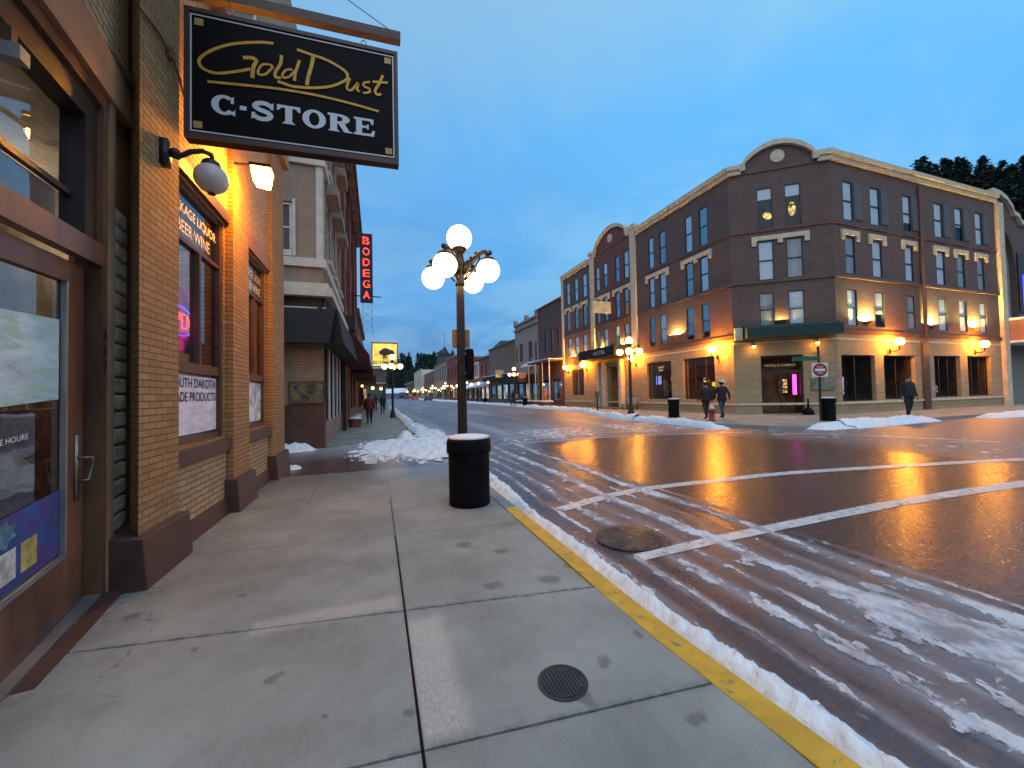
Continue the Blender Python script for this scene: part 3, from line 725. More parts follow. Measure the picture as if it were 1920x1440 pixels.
# rooms behind the shop windows
rm = MB()
def room(F, a, b, c, d, deep, m):
    q = MB()
    for f_ in ([F(a, c, -deep), F(b, c, -deep), F(b, d, -deep), F(a, d, -deep)],): q.add(f_, [(0, 1, 2, 3)])
    q.add([F(a, c, -.31), F(b, c, -.31), F(b, c, -deep), F(a, c, -deep)], [(0, 1, 2, 3)])
    q.add([F(a, d, -.31), F(b, d, -.31), F(b, d, -deep), F(a, d, -deep)], [(0, 1, 2, 3)])
    q.add([F(a, c, -.31), F(a, d, -.31), F(a, d, -deep), F(a, c, -deep)], [(0, 1, 2, 3)])
    q.add([F(b, c, -.31), F(b, d, -.31), F(b, d, -deep), F(b, c, -deep)], [(0, 1, 2, 3)])
    q.build('room', m, hotel)
M['room_dark'] = mat('room_dark', (.06, .035, .025), .7, .5, 2, c2=(.14, .07, .03))
M['room_warm'] = mat('room_warm', (.32, .16, .06), .6, .4, 1.5)
for q in lm[:2] + lm[3:]: room(Fm, *q, 1.25, M['room_dark'])
for q in lr: room(Fr, *q, 1.3, M['room_dark'])
room(Fc, *lc[0], 1.3, M['room_warm']); room(Fm, *lm[2], 1.3, M['room_warm'])
mb = MB(); mb.fbox(Fm, 26.9, 28.0, .2, 3.0, -1.2, -1.1); dd = mb.build('entrance_door', M['dark_frame'], hotel)
for dx in (27.1, 27.5):
    for dz in (1.2, 1.6, 2.05, 2.4):
        gm = MB(); gm.fprism(Fm, [(dx + .1 + .13 * math.cos(t * .7854), dz + .15 * math.sin(t * .7854)) for t in range(8)], -1.09, -1.08); gm.build('lit_pane', emit('lit_pane', (1., .72, .35), 1.6), dd)
# porch columns and dark canopy over the middle doorway
for a in (26.15, 28.6, 29.35): mb = MB(); mb.fbox(Fm, a, a + .34, .17, 4.1, .01, .4); mb.build('porch_column', M['stone_trim'], hotel)
mb = MB(); mb.fbox(Fm, 25.6, 31.2, 4.38, 5.15, .17, 1.3); mb.build('canopy', M['black_awning'], hotel)
text('lettering', 'HOTEL', Fm, 26.8, 4.6, 1.8, .3, M['stone_trim'], hotel, 1.31, flip=True)
mb = MB()                                            # green awning round the corner entrance
mb.hexa([Fc(.45, 4.24, .1), Fc(4.6, 4.24, .1), Fc(4.6, 4.2, 1.0), Fc(.45, 4.2, 1.0), Fc(.45, 4.95, .1), Fc(4.6, 4.95, .1), Fc(4.6, 4.72, 1.0), Fc(.45, 4.72, 1.0)])
mb.build('awning', M['green_awning'], hotel)
mb = MB(); mb.fbox(Fc, .02, .4, 4.2, 4.85, .1, .3); mb.build('sign_box', M['stone_trim'], hotel)
mb = MB(); mb.fbox(Fc, 3.5, 4.5, 1.4, 2.05, .005, .06); pq = mb.build('notice_board', M['brass'], hotel)
mb = MB(); mb.fbox(Fc, 3.56, 4.44, 1.46, 1.99, .061, .066); mb.build('notice', mat('notice', (.2, .2, .17), .4, .5, 3), pq)
mb = MB(); mb.tube([Fr(29.65, 4.3, .12), Fr(29.65, HZ - .5, .12)], .09, 8); mb.fbox(Fr, 29.3, 29.85, .2, 4.25, .005, .12); mb.build('downspout', mat('dark_brown_metal', (.09, .045, .035), .5, .2), hotel)
mb = MB(); mb.fbox(Fm, 26.0, 28.8, .17, .3, .02, 1.0); mb.build('step', M['walk'], hotel)
# light from the rooms
def sign_quad(name, F, a0, a1, z0, z1, d, m, label, cat, frame_=True, group=None):
    t = T(name, label, cat, F((a0 + a1) / 2, z0, d), group)
    mb = MB(); mb.fbox(F, a0 - .04, a1 + .04, z0 - .04, z1 + .04, d - .08, d - .002); mb.build('case', M['black'], t)
    mb = MB(); mb.fbox(F, a0, a1, z0, z1, d, d + .006); mb.build('screen', m, t); return t
sign_quad('neon_or_glow_panel', Fm, 22.55, 23.1, 2.0, 2.6, -.5, emit('n1', (.25, .35, 1.), 2.6), 'round blue neon sign in the left pane of the craft bar window', 'neon sign')
sign_quad('neon_or_glow_panel', Fm, 21.15, 21.6, 2.2, 2.5, -.5, emit('n2', (1., .1, .06), 3.), 'red neon sign over blue strip in the right pane of the craft bar window', 'neon sign')
sign_quad('neon_or_glow_panel', Fm, 21.15, 21.3, 1.1, 1.9, -.5, emit('n3', (.12, .15, 1.), 3.), 'upright blue neon strip at the right of the craft bar window', 'neon sign')
sign_quad('poster', Fm, 21.95, 22.35, 1.2, 2.3, -.5, emit('n4', (.9, .45, .25), .5, .6, 5), 'pale lit poster in the middle pane of the craft bar window', 'poster')
sign_quad('neon_or_glow_panel', Fm, 17.75, 18.15, 1.75, 2.0, -.5, emit('n5', (1., .65, .02), 3.), 'yellow neon sign in the window behind the two walkers', 'neon sign')
sign_quad('menu_board', Fm, 18.55, 18.8, 1.9, 2.3, -.5, emit('n6', (1., .75, .4), 1.3, .6, 8), 'small lit menu board in the window left of the corner, behind the walkers', 'menu board')
sign_quad('neon_or_glow_panel', Fc, 2.88, 3.06, 1.2, 2.28, -.6, emit('n7', (1., .06, .65), 5.), 'tall magenta light inside the corner entrance door', 'neon sign')
sign_quad('menu_board', Fc, 2.35, 2.72, 1.3, 2.05, -.9, emit('n8', (1., .6, .25), 1.6, .7, 7), 'lit menu board behind the corner entrance door', 'menu board')
for i, (a0, a1, z0, z1, c, s, lb) in enumerate(((23.35, 23.95, 1.15, 2.1, (.45, .4, 1.), 1.4, 'violet slot machine in the first side street window'),
        (31.35, 31.7, 1.1, 1.6, (.5, .6, 1.), 1., 'pale blue slot machine in the third side street window'), (32.2, 32.6, 1.1, 1.5, (.6, .5, 1.), .8, 'smaller violet slot machine in the third side street window'))):
    t = T('slot_machine', lb, 'slot machine', Fr((a0 + a1) / 2, .83, -.8), 'slot machines in the hotel windows')
    mb = MB(); mb.fbox(Fr, a0 - .06, a1 + .06, .84, z1 + .12, -1.1, -.8); mb.build('cabinet', M['black'], t)
    mb = MB(); mb.fbox(Fr, a0, a1, z0, z1, -.799, -.79); mb.build('screen', emit('slot', c, s, .5, 6), t)
t = T('menu_board', 'column of four round green lights in the last side street window', 'light column', Fr(34.2, .85, -.5))
for j in range(5):
    mb = MB(); mb.sphere(Fr(34.3, 1.1 + j * .3, -.5), .13, 12, 8, (1, .4, 1)); mb.build('lamp_shade', emit('g%d' % j, (.4, 1., .6) if j < 3 else (1., .8, .4), 1.5), t, True)
mb = MB(); mb.fbox(Fr, 34.25, 34.35, .85, 2.3, -.6, -.56); mb.build('post', M['black'], t)

# hotel lamps
def wall_globe(F, a, z, label, r=.2):
    t = T('wall_lamp', label, 'wall lamp', F(a, z, 0), 'glowing globe lamps on the hotel wall')
    mb = MB(); mb.fbox(F, a - .06, a + .06, z - .62, z - .3, .085, .14)
    mb.tube([F(a, z - .45, .12), F(a, z - .5, .32), F(a, z - .42, .5), F(a, z - .22, .52)], .03, 6); mb.lathe([(.1, 0), (.12, .05)], F(a, z - .22, .52), 10)
    mb.build('bracket', M['black_metal'], t)
    mb = MB(); mb.sphere(F(a, z, .52), r, 16, 10); mb.build('globe', M['globe_sodium'], t, True)
for F, a, z, lb in ((Fm, 17.15, 3.85, 'globe wall lamp just left of the hotel corner above the walkers'), (Fm, 31.9, 4.1, 'globe wall lamp left of the dark canopy, the nearer of two'),
                    (Fm, 35.4, 4.1, 'globe wall lamp at the far left end of the hotel'), (Fm, 24.6, 4.0, 'globe wall lamp behind the corner street lamp'),
                    (Fr, 26.3, 3.9, 'globe wall lamp between the first two side street windows'), (Fr, 34.6, 3.95, 'globe wall lamp between the last two side street windows')):
    wall_globe(F, a, z, lb)
def down_spot(F, a, z, label, d=.3):
    t = T('spot_lamp', label, 'spot lamp', F(a, z, 0))
    mb = MB(); mb.tube([F(a, z + .25, .01), F(a, z + .25, d), F(a, z + .08, d)], .025, 6); mb.lathe([(.04, .1), (.09, .0)], F(a, z, d), 10); mb.build('bracket', M['black_metal'], t)
    mb = MB(); mb.sphere(F(a, z, d), .075, 10, 6); mb.build('bulb', M['spot_sodium'], t, True)
down_spot(Fc, .9, 3.82, 'small yellow spot lamp at the left under the green awning'); down_spot(Fc, 3.75, 3.85, 'small yellow spot lamp at the right under the green awning')
down_spot(Fm, 30.6, 4.22, 'orange spot lamp under the left end of the dark canopy', .9)
def sconce(F, a, z, label, s=1., lit=True):
    t = T('uplight_sconce', label, 'sconce', F(a, z, 0), 'bowl sconces washing the hotel wall')
    mb = MB()
    prof = [(.04, -.26), (.2, -.17), (.3, 0), (.28, .0), (.18, -.14), (.02, -.2)]
    n = 12
    for i in range(len(prof) - 1):
        for k_ in range(n):
            p = []
            for (r_, z_), kk in ((prof[i], k_), (prof[i], k_ + 1), (prof[i + 1], k_ + 1), (prof[i + 1], k_)):
                an = math.pi * kk / n; p.append(F(a + r_ * s * math.cos(an), z + z_ * s, .004 + r_ * s * math.sin(an)))
            mb.add(p, [(0, 1, 2, 3)])
    mb.build('bowl', M['rust'], t)
    mb = MB(); mb.sphere(F(a, z - .05, .17), .05 * s, 10, 6); mb.build('bulb', M['uplight'] if lit == 1 else emit('uplight_dim', (1, .66, .16), 7000. * lit), t, True)
for F, a, z, lb, lt in ((Fm, 20.4, 5.15, 'bowl sconce between the second storey window pairs of the main street side', .8), (Fm, 26.3, 5.3, 'bowl sconce between the right pair of windows above the dark canopy', .5),
                    (Fm, 29.25, 5.35, 'bowl sconce between the left pair of windows above the dark canopy', .4), (Fm, 34.55, 5.1, 'bowl sconce at the far left bay of the hotel', .6),
                    (Fc, 2.28, 5.15, 'bowl sconce between the corner windows above the green awning', .12),
                    (Fr, 24.6, 5.0, 'bowl sconce nearest the corner on the side street wall', 1), (Fr, 30.45, 5.05, 'bowl sconce just right of the downspout', 1), (Fr, 34.9, 5.05, 'last bowl sconce on the side street wall', 1)):
    sconce(F, a, z, lb, 1., lt)
t = T('hanging_sign', 'pale rectangular sign hung out from the hotel front above the canopy', 'hanging sign', (17.6, 26.9, 8.2))
mb = MB(); mb.box(16.3, 18.0, 27.05, 27.2, 7.9, 8.85); mb.build('board', mat('pale_board', (.42, .45, .36), .7, .2, 3), t)
mb = MB(); mb.tube([(16.2, 27.12, 8.95), (18.5, 27.12, 8.95)], .03, 6); mb.build('bracket', M['black_metal'], t)

# ---------------------------------------------------------------- near brick storefront
shop = T('brick_storefront', 'buff brick storefront with brown plinth, wooden door and tall windows along the near sidewalk', 'storefront', (-2.1, 6, 0))
Fw = frame((-2.0, 0), (0, 1), (1, 0)); Fp = frame((-1.9, 0), (0, 1), (1, 0))
Fd0 = frame((-1.95, 2.95), (-.2, 1.23), (1.23, .2))
Fd = lambda a, z, d=0.: Fd0(a, z - .09 * max(0., 1 - a / 1.25) * (1 if z > .06 else .5), d)
SH = 6.9
b = MB()
w1 = (4.96, 6.36, 1.06, 4.0); w2 = (7.26, 8.5, 1.06, 4.0)
wall(b, Fw, 4.83, 6.42, 1.0, 4.1, [w1], .1); wall(b, Fw, 7.12, 8.61, 1.0, 4.2, [w2], .1)
b.box(-6, -2.3, 9.0, 9.57, 0, SH)
b.build('brick_wall', M['buff_brick'], shop)
b = MB()
b.prism([(-1.9, 4.13), (-1.9, 4.83), (-2.35, 4.83), (-2.35, 4.9), (-2.10, 4.44)], .0, SH); b.build('pilaster', M['buff_brick'], shop)
b = MB(); b.box(-2.3, -1.9, 6.42, 7.12, .0, SH); b.build('pilaster', M['buff_brick'], shop)
b = MB(); b.box(-2.3, -1.9, 8.61, 9.57, .0, SH); b.build('pilaster', M['buff_brick'], shop)
for y0_, y1_ in ((4.83, 6.42), (7.12, 8.61)): b = MB(); b.box(-2.3, -1.985, y0_, y1_, .2, .86); b.build('brick_panel', M['pale_brick'], shop)
b = MB(); b.box(-2.3, -1.97, 4.83, 6.42, 4.1, SH - .3); b.build('brick_panel', M['pale_brick'], shop)
b = MB(); b.box(-2.3, -1.97, 7.12, 8.61, 4.2, SH - .3); b.build('brick_panel', M['pale_brick'], shop)
for y0_, y1_, zt_, mm_ in ((4.831, 6.419, 4.16, 'brown_paint'), (7.121, 8.609, 4.32, 'band')):
    b = MB(); b.box(-2.3, -1.94, y0_, y1_, 4.02, zt_); b.build('lintel', M[mm_], shop)
b = MB(); b.box(-2.3, -1.80, 2.0, 9.65, SH - .3, SH); b.build('cornice', M['band'], shop)
for y0_, y1_ in ((4.831, 6.419), (7.121, 8.609)): b = MB(); b.box(-2.3, -1.93, y0_, y1_, .86, 1.02); b.build('sill', M['brown_paint'], shop)
b = MB()                                              # painted plinth, sloped top
def plinth(y0, y1, x, zt):
    b.hexa([(-2.2, y0, -.05), (x, y0, -.05), (x, y1, -.05), (-2.2, y1, -.05), (-2.2, y0, zt + .03), (x - .035, y0, zt), (x - .035, y1, zt), (-2.2, y1, zt + .03)])
plinth(4.05, 4.9, -1.80, .42); plinth(4.9, 6.34, -1.92, .2); plinth(6.34, 7.2, -1.80, .45); plinth(7.2, 8.53, -1.92, .22); plinth(8.53, 9.64, -1.80, .45)
b.build('plinth', M['brown_paint'], shop, bevel=.008)
b = MB(); b.tube([(-1.985, 4.87, .4), (-1.985, 4.87, 6.4)], .022, 6); b.build('conduit', M['band'], shop)
# tall windows
def shop_window(a0, a1, z0, z1):
    mb = MB(); D = -.07; f = .07
    zt, zl = 3.36, 1.93; c = (a0 + a1) / 2 + .02
    for q in ((a0, a0 + f, z0, z1), (a1 - f, a1, z0, z1), (a0 + f, a1 - f, z0, z0 + f), (a0 + f, a1 - f, z1 - f, z1), (a0 + f, a1 - f, zt - .025, zt + .025), (a0 + f, a1 - f, zl - .06, zl + .06), (c - .025, c + .025, zl + .06, zt - .025)):
        mb.fbox(Fw, *q, D - .05, D + .05 - .01 * (q[3] - q[2] < .2))
    w = mb.build('window', M['brown_paint'], shop)
    g = MB(); g.add([Fw(a0 + f, z0 + f, D), Fw(a1 - f, z0 + f, D), Fw(a1 - f, z1 - f, D), Fw(a0 + f, z1 - f, D)], [(0, 1, 2, 3)]); g.build('pane', M['mirror_glass'], w)
    return w
W1 = shop_window(*w1); W2 = shop_window(*w2)
cream_letter = mat('cream_letter', (.75, .70, .58), .6, .1)
for w_, a in ((W1, 4.98), (W2, 7.3)):
    text('lettering', 'PACKAGE LIQUOR', Fw, a, 3.66, 1.30, .14, cream_letter, w_, -.062); text('lettering', 'BEER·WINE', Fw, a + .22, 3.46, .88, .14, cream_letter, w_, -.062)
pb = MB(); pb.add([Fw(5.03, 1.16, -.064), Fw(6.29, 1.16, -.064), Fw(6.29, 1.84, -.064), Fw(5.03, 1.84, -.064)], [(0, 1, 2, 3)])
paper = pb.build('paper_sign', mat('lilac_paper', (.80, .76, .88), .7, .15, 4, stretch=(1, 1, 4)), W1)
text('lettering', 'SOUTH DAKOTA', Fw, 5.06, 1.70, 1.2, .11, M['black'], paper, -.060); text('lettering', 'MADE PRODUCTS', Fw, 5.06, 1.54, 1.2, .11, M['black'], paper, -.060)
pb = MB(); pb.add([Fw(7.33, 1.16, -.064), Fw(8.43, 1.16, -.064), Fw(8.43, 1.84, -.064), Fw(7.33, 1.84, -.064)], [(0, 1, 2, 3)])
pb.build('paper_sign', mat('grey_paper', (.6, .64, .64), .7, .5, 5), W2)
# interior room behind the windows
ib = MB(); ib.add([(-4.6, 2, .01), (-2.32, 2, .01), (-2.32, 9, .01), (-4.6, 9, .01)], [(0, 1, 2, 3)]); ib.add([(-4.6, 2, .01), (-4.6, 9, .01), (-4.6, 9, 4.4), (-4.6, 2, 4.4)], [(0, 1, 2, 3)])
ib.add([(-4.6, 2, 4.4), (-2.0, 2, 4.4), (-2.0, 9, 4.4), (-4.6, 9, 4.4)], [(0, 1, 2, 3)]); ib.add([(-4.6, 1.5, 0), (-2.0, 1.5, 0), (-2.0, 1.5, 4.4), (-4.6, 1.5, 4.4)], [(0, 1, 2, 3)])
ib.build('interior', mat('interior_wall', (.20, .16, .12), .8, .5, 1.2, c2=(.07, .05, .04)), shop)
for y_ in (3.4, 5.4, 7.6): ib = MB(); ib.box(-4.2, -4.05, y_, y_ + 1.2, 3.9, 3.95); ib.build('ceiling_fill_light', emit('tube_light', (1., .86, .6), 26.), shop)  # unseen light strips, added to brighten the shop interior
for w_, a_, b_, z_ in ((W1, 5.70, 6.28, 3.3), (W2, 7.34, 8.42, 3.3)):  # pale curtains added to catch coloured light behind the panes
    ib = MB(); n_ = 24; ib.add([Fw(a_ + (b_ - a_) * i / n_, zz, -.5 + .02 * math.sin(i * 1.7)) for zz in (1.95, z_) for i in range(n_ + 1)], [(i, i + 1, n_ + 2 + i, n_ + 1 + i) for i in range(n_)]); ib.build('curtain', M['cream'], w_)
ib = MB(); ib.box(-3.3, -3.1, 4.6, 6.6, 0, 1.5); ib.box(-3.3, -3.05, 7, 8.6, 0, 1.9); ib.build('shelf', mat('shelf_goods', (.3, .22, .16), .6, .6, 9, c2=(.1, .12, .3)), shop)
# door bay
bb = MB(); dz = 2.62
bb.fbox(Fd, -.9, 1.02, dz + .03, dz + .2, -.02, .06); bb.fbox(Fd, 1.02, 1.10, 0.0, 4.05, -.1, .06); bb.fbox(Fd, -.9, 1.02, 3.94, 4.06, -.02, .06)
bb.build('door_frame', M['door_wood'], shop)
bb = MB(); bb.fbox(Fd, -.9, 1.02, 3.76, 3.94, -.12, .02); bb.fbox(Fd, .84, 1.02, 2.83, 3.76, -.12, .02); bb.build('transom_frame', M['dark_frame'], shop)
bb = MB(); bb.add([Fd(-.9, 2.82, -.08), Fd(.84, 2.82, -.08), Fd(.84, 3.76, -.08), Fd(-.9, 3.76, -.08)], [(0, 1, 2, 3)]); tr = bb.build('transom', M['mirror_glass'], shop)
bb = MB(); bb.fbox(Fd, -.9, .74, 2.84, 3.12, -.11, -.10); bb.build('frosted_panel', mat('frosted', (.62, .62, .62), .5, .1), tr)
bb = MB(); bb.fbox(Fd, -.9, .84, 3.12, 3.16, -.09, -.05); bb.build('muntin', M['dark_frame'], tr)
bb = MB(); bb.fbox(Fd, -.9, 1.5, 4.06, 4.45, -.2, .10); bb.build('lintel', M['band'], shop)
bb = MB(); bb.fbox(Fd, -.9, 1.5, 4.45, SH - .3, -.2, .06); bb.build('brick_panel', M['pale_brick'], shop)
bb = MB(); bb.fbox(Fd, -.9, 1.42, -.04, .05, -.3, .16); bb.build('threshold', M['brown_paint'], shop)
bb = MB()                                              # glass block strip
bb.fbox(Fd, 1.101, 1.2, 0.0, 4.06, -.1, .075); bb.build('jamb', M['band'], shop)
gb = MB()
for i in range(21): gb.fbox(Fd, 1.225, 1.56, .15 + i * .148, .15 + i * .148 + .13, -.08, .045)
gb.build('glass_block', mat('glass_block', (.72, .68, .58), .3, .4, 6, bstr=.6, bscale=20, spec=.8), shop, bevel=.02)
gb = MB(); gb.fbox(Fd, 1.2, 1.9, .05, SH, -.2, .02); gb.build('mortar', M['band'], shop)
doorm = MB(); a0, a1 = -.42, .98
for q in ((a0, a0 + .22, .09, dz), (a1 - .24, a1, .09, dz), (a0 + .22, a1 - .24, .09, .50), (a0 + .22, a1 - .24, dz - .16, dz)): doorm.fbox(Fd, *q, -.09, -.03)
D1 = doorm.build('door', M['door_wood'], shop, bevel=.006)
g = MB(); g.add([Fd(a0 + .22, .5, -.06), Fd(a1 - .24, .5, -.06), Fd(a1 - .24, dz - .16, -.06), Fd(a0 + .22, dz - .16, -.06)], [(0, 1, 2, 3)]); g.build('pane', M['mirror_glass'], D1)
g = MB(); f_ = .03
for q in ((a0 + .22, a1 - .24, .5, .52), (a1 - .27, a1 - .24, .52, dz - .16)): g.fbox(Fd, *q, -.055, -.025)
g.build('glazing_bead', M['galv'], D1)
g = MB(); g.fbox(Fd, a1 - .14, a1 - .08, .86, 1.34, -.03, -.018); g.tube([Fd(a1 - .11, 1.0, -.02), Fd(a1 - .11, 1.0, .045), Fd(a1 - .11, 1.17, .06), Fd(a1 - .11, 1.17, -.02)], .013, 8); g.build('handle', M['brass'], D1, True)
g = MB(); g.fbox(Fd, a0 - .1, a1 + .03, .05, .085, -.12, .06); g.build('sill', M['galv'], D1)
g = MB(); g.fbox(Fd, a0 + .24, a1 - .3, 1.62, 2.18, -.054, -.050); ps = g.build('poster', mat('pale_poster', (.58, .78, .82), .3, .2, 2, stretch=(1, 1, 5), c2=(.45, .70, .58), c2lo=.5, c2hi=.6), D1)
g = MB(); g.fbox(Fd, a0 + .24, a1 - .28, .54, .98, -.054, -.050); ps = g.build('poster', mat('blue_poster', (.02, .07, .26), .5, .4, 5, c2=(.10, .04, .22), c2lo=.5, c2hi=.6), D1)
for k_, (cc) in enumerate(((.30, .27, .20), (.62, .62, .55), (.50, .42, .12))):
    g = MB(); q = a0 + .28 + k_ * .21; g.fbox(Fd, q, q + .16, .60, .78, -.0495, -.048); g.build('printed_card', mat('card%d' % k_, cc, .5, .4, 14), ps)
g = MB(); g.fprism(Fd, [(a0 + .5 + (.17 if t % 2 else .12) * math.cos(t * .3927), .88 + (.09 if t % 2 else .06) * math.sin(t * .3927)) for t in range(16)], -.0495, -.048); g.build('printed_emblem', mat('emblem', (.10, .25, .34), .5, .4, 14), ps)
text('lettering', 'STORE HOURS', Fd, a0 + .34, 1.40, .42, .035, M['letter_white'], D1, -.05)
for k_, ch in enumerate('668'): text('house_number', ch, Fd, 1.035, 2.06 - k_ * .13, .055, .10, M['black'], shop, .066)
# stepped shaft of interior stair rail seen through the door
g = MB(); g.tube([Fd(-.3, .9, -.5), Fd(.7, 1.5, -.9)], .02, 6); g.tube([Fd(0, .85, -.5), Fd(.8, 1.35, -.9)], .012, 6); g.build('stair_rail', M['brass'], shop)

# neon OPEN sign inside the first window
no = T('neon_or_glow_panel', 'red and blue neon OPEN sign inside the first tall storefront window', 'neon sign', Fw(5.45, 2.5, -.14))
mb = MB()
def oval(c0, c1, rx_, rz_, n=26): return [(c0 + rx_ * math.cos(2 * math.pi * i / n), c1 + rz_ * math.sin(2 * math.pi * i / n)) for i in range(n + 1)]
C_ = (5.50, 2.48)
mb.tube([Fw(a, z, -.15) for a, z in oval(*C_, .34, .17)], .008, 6); mb.build('outline', M['neon_blue'], no)
mb = MB()
def tb(pts): mb.tube([Fw(C_[0] + x * 1.6, C_[1] + z * 1.5, -.14) for x, z in pts], .010, 6)
tb(oval(-.14, 0, .04, .055)); tb([(-.07, -.055), (-.07, .055), (-.03, .055), (-.02, .03), (-.03, .005), (-.07, .005)])
tb([(.055, .055), (.01, .055), (.01, 0), (.045, 0), (.01, 0), (.01, -.055), (.055, -.055)]); tb([(.09, -.055), (.09, .055), (.16, -.055), (.16, .055)])
mb.build('lettering', M['neon_red'], no)
no = T('neon_or_glow_panel', 'upright red neon sign inside the second storefront window', 'neon sign', Fw(7.6, 1.7, -.2))
mb = MB(); mb.tube([Fw(7.55, 2.1, -.18), Fw(7.55, 2.75, -.18), Fw(7.68, 2.75, -.18), Fw(7.68, 2.1, -.18)], .014, 6); mb.build('tube', M['neon_red'], no)
pk = T('neon_or_glow_panel', 'added panel for the pink glow in the right pane of the first storefront window', 'neon sign', (-2.33, 6.22, 2.3))
mb = MB(); mb.fbox(Fw, 5.73, 6.28, 2.15, 2.95, -.30, -.28); mb.build('panel', emit('pink', (.9, .04, .30), .75, .75, 3.), pk)  # added emissive sheet, no real sign; it gives the pane its pink glow
rk = T('neon_or_glow_panel', 'added panel for the faint red glow in the right pane of the second storefront window', 'neon sign', (-2.3, 8.2, 2.))
mb = MB(); mb.fbox(Fw, 7.95, 8.42, 2.0, 3.25, -.30, -.28); mb.build('panel', emit('redpanel', (.9, .08, .05), .45, .7, 2.), rk)  # added emissive sheet giving the second window its red glow

# hanging sign
sg = T('hanging_sign', 'big black hanging sign with gold script and white serif capitals above the near sidewalk', 'hanging sign', (-.8, 5, 5.1))
tilt = math.radians(2.2)
def Fs(a, z, d=0.):       # local axes of the sign, slightly out of level
    return (-.82 + (a + .82) * math.cos(tilt) - (z - 5.12) * math.sin(tilt) * 0, 5.0 - d, z + (a + .82) * math.tan(tilt))
SX0, SX1, SZ0, SZ1 = -1.92, .29, 4.41, 5.85
mb = MB(); mb.fbox(Fs, SX0, SX1, SZ0, SZ1, -.10, .0); mb.build('board', M['sign_black'], sg)
mb = MB()
for q in ((SX0, SX1, SZ1 - .045, SZ1), (SX0, SX1, SZ0, SZ0 + .06), (SX0, SX0 + .045, SZ0 + .06, SZ1 - .045), (SX1 - .04, SX1, SZ0 + .06, SZ1 - .045)): mb.fbox(Fs, *q, -.11, .02)
mb.build('frame', M['brown_paint'], sg)
mb = MB()
for q in ((SX0 + .065, SX1 - .05, SZ1 - .075, SZ1 - .06), (SX0 + .05, SX1 - .05, SZ0 + .08, SZ0 + .095), (SX0 + .05, SX0 + .065, SZ0 + .095, SZ1 - .06), (SX1 - .065, SX1 - .05, SZ0 + .095, SZ1 - .075)): mb.fbox(Fs, *q, .001, .006)
mb.build('border_line', M['letter_white'], sg)
for a, z in ((SX0 + .09, SZ1 - .18), (SX1 - .16, SZ1 - .17), (SX0 + .08, SZ0 + .12), (SX1 - .16, SZ0 + .12)): mb = MB(); mb.fbox(Fs, a, a + .08, z, z + .075, .001, .006); mb.build('corner_square', M['gold_square'], sg)
sh = lambda L: [(a, z - (a + .82) * math.tan(tilt)) for a, z in L]
mb = MB()
SC = [([(-1.08, 5.63), (-1.23, 5.60), (-1.46, 5.52), (-1.63, 5.42), (-1.75, 5.31), (-1.79, 5.23), (-1.75, 5.16), (-1.63, 5.14), (-1.46, 5.2), (-1.31, 5.27)], .032),
 ([(-1.38, 5.38), (-1.3, 5.40), (-1.25, 5.38), (-1.28, 5.3), (-1.29, 5.17)], .040), ([(-1.12, 5.37), (-1.19, 5.35), (-1.23, 5.28), (-1.23, 5.23), (-1.17, 5.24), (-1.12, 5.3), (-1.09, 5.35), (-1.12, 5.37)], .026),
 ([(-1.0, 5.51), (-1.01, 5.41), (-1.06, 5.3), (-1.06, 5.24), (-1.01, 5.24)], .034), ([(-.89, 5.37), (-.95, 5.35), (-.99, 5.29), (-.98, 5.25), (-.92, 5.28), (-.87, 5.35), (-.85, 5.38)], .026), ([(-.815, 5.50), (-.835, 5.42), (-.86, 5.33), (-.868, 5.24)], .032),
 ([(-.67, 5.58), (-.69, 5.46), (-.72, 5.34), (-.74, 5.22)], .040),
 ([(-.84, 5.62), (-.69, 5.6), (-.53, 5.58), (-.39, 5.53), (-.31, 5.48), (-.30, 5.41), (-.37, 5.34), (-.5, 5.26), (-.69, 5.2), (-.88, 5.17), (-.97, 5.18), (-1.04, 5.19)], .032),
 ([(-.27, 5.42), (-.3, 5.33), (-.3, 5.28), (-.25, 5.28), (-.18, 5.38), (-.19, 5.3), (-.16, 5.28)], .028), ([(-.04, 5.43), (-.11, 5.40), (-.11, 5.36), (-.05, 5.34), (-.05, 5.3), (-.12, 5.27)], .026),
 ([(.11, 5.55), (.07, 5.44), (.02, 5.34), (.04, 5.29), (.09, 5.31)], .032), ([(-.01, 5.44), (.17, 5.47)], .030), ([(-1.71, 5.02), (-1.4, 5.06), (-1.06, 5.10), (-.69, 5.12), (-.3, 5.11), (.06, 5.08)], .028)]
for i, (L, w) in enumerate(SC): ribbon(mb, Fs, sh(L), w, .004 + .0007 * i)
mb.build('script_lettering', M['gold'], sg)
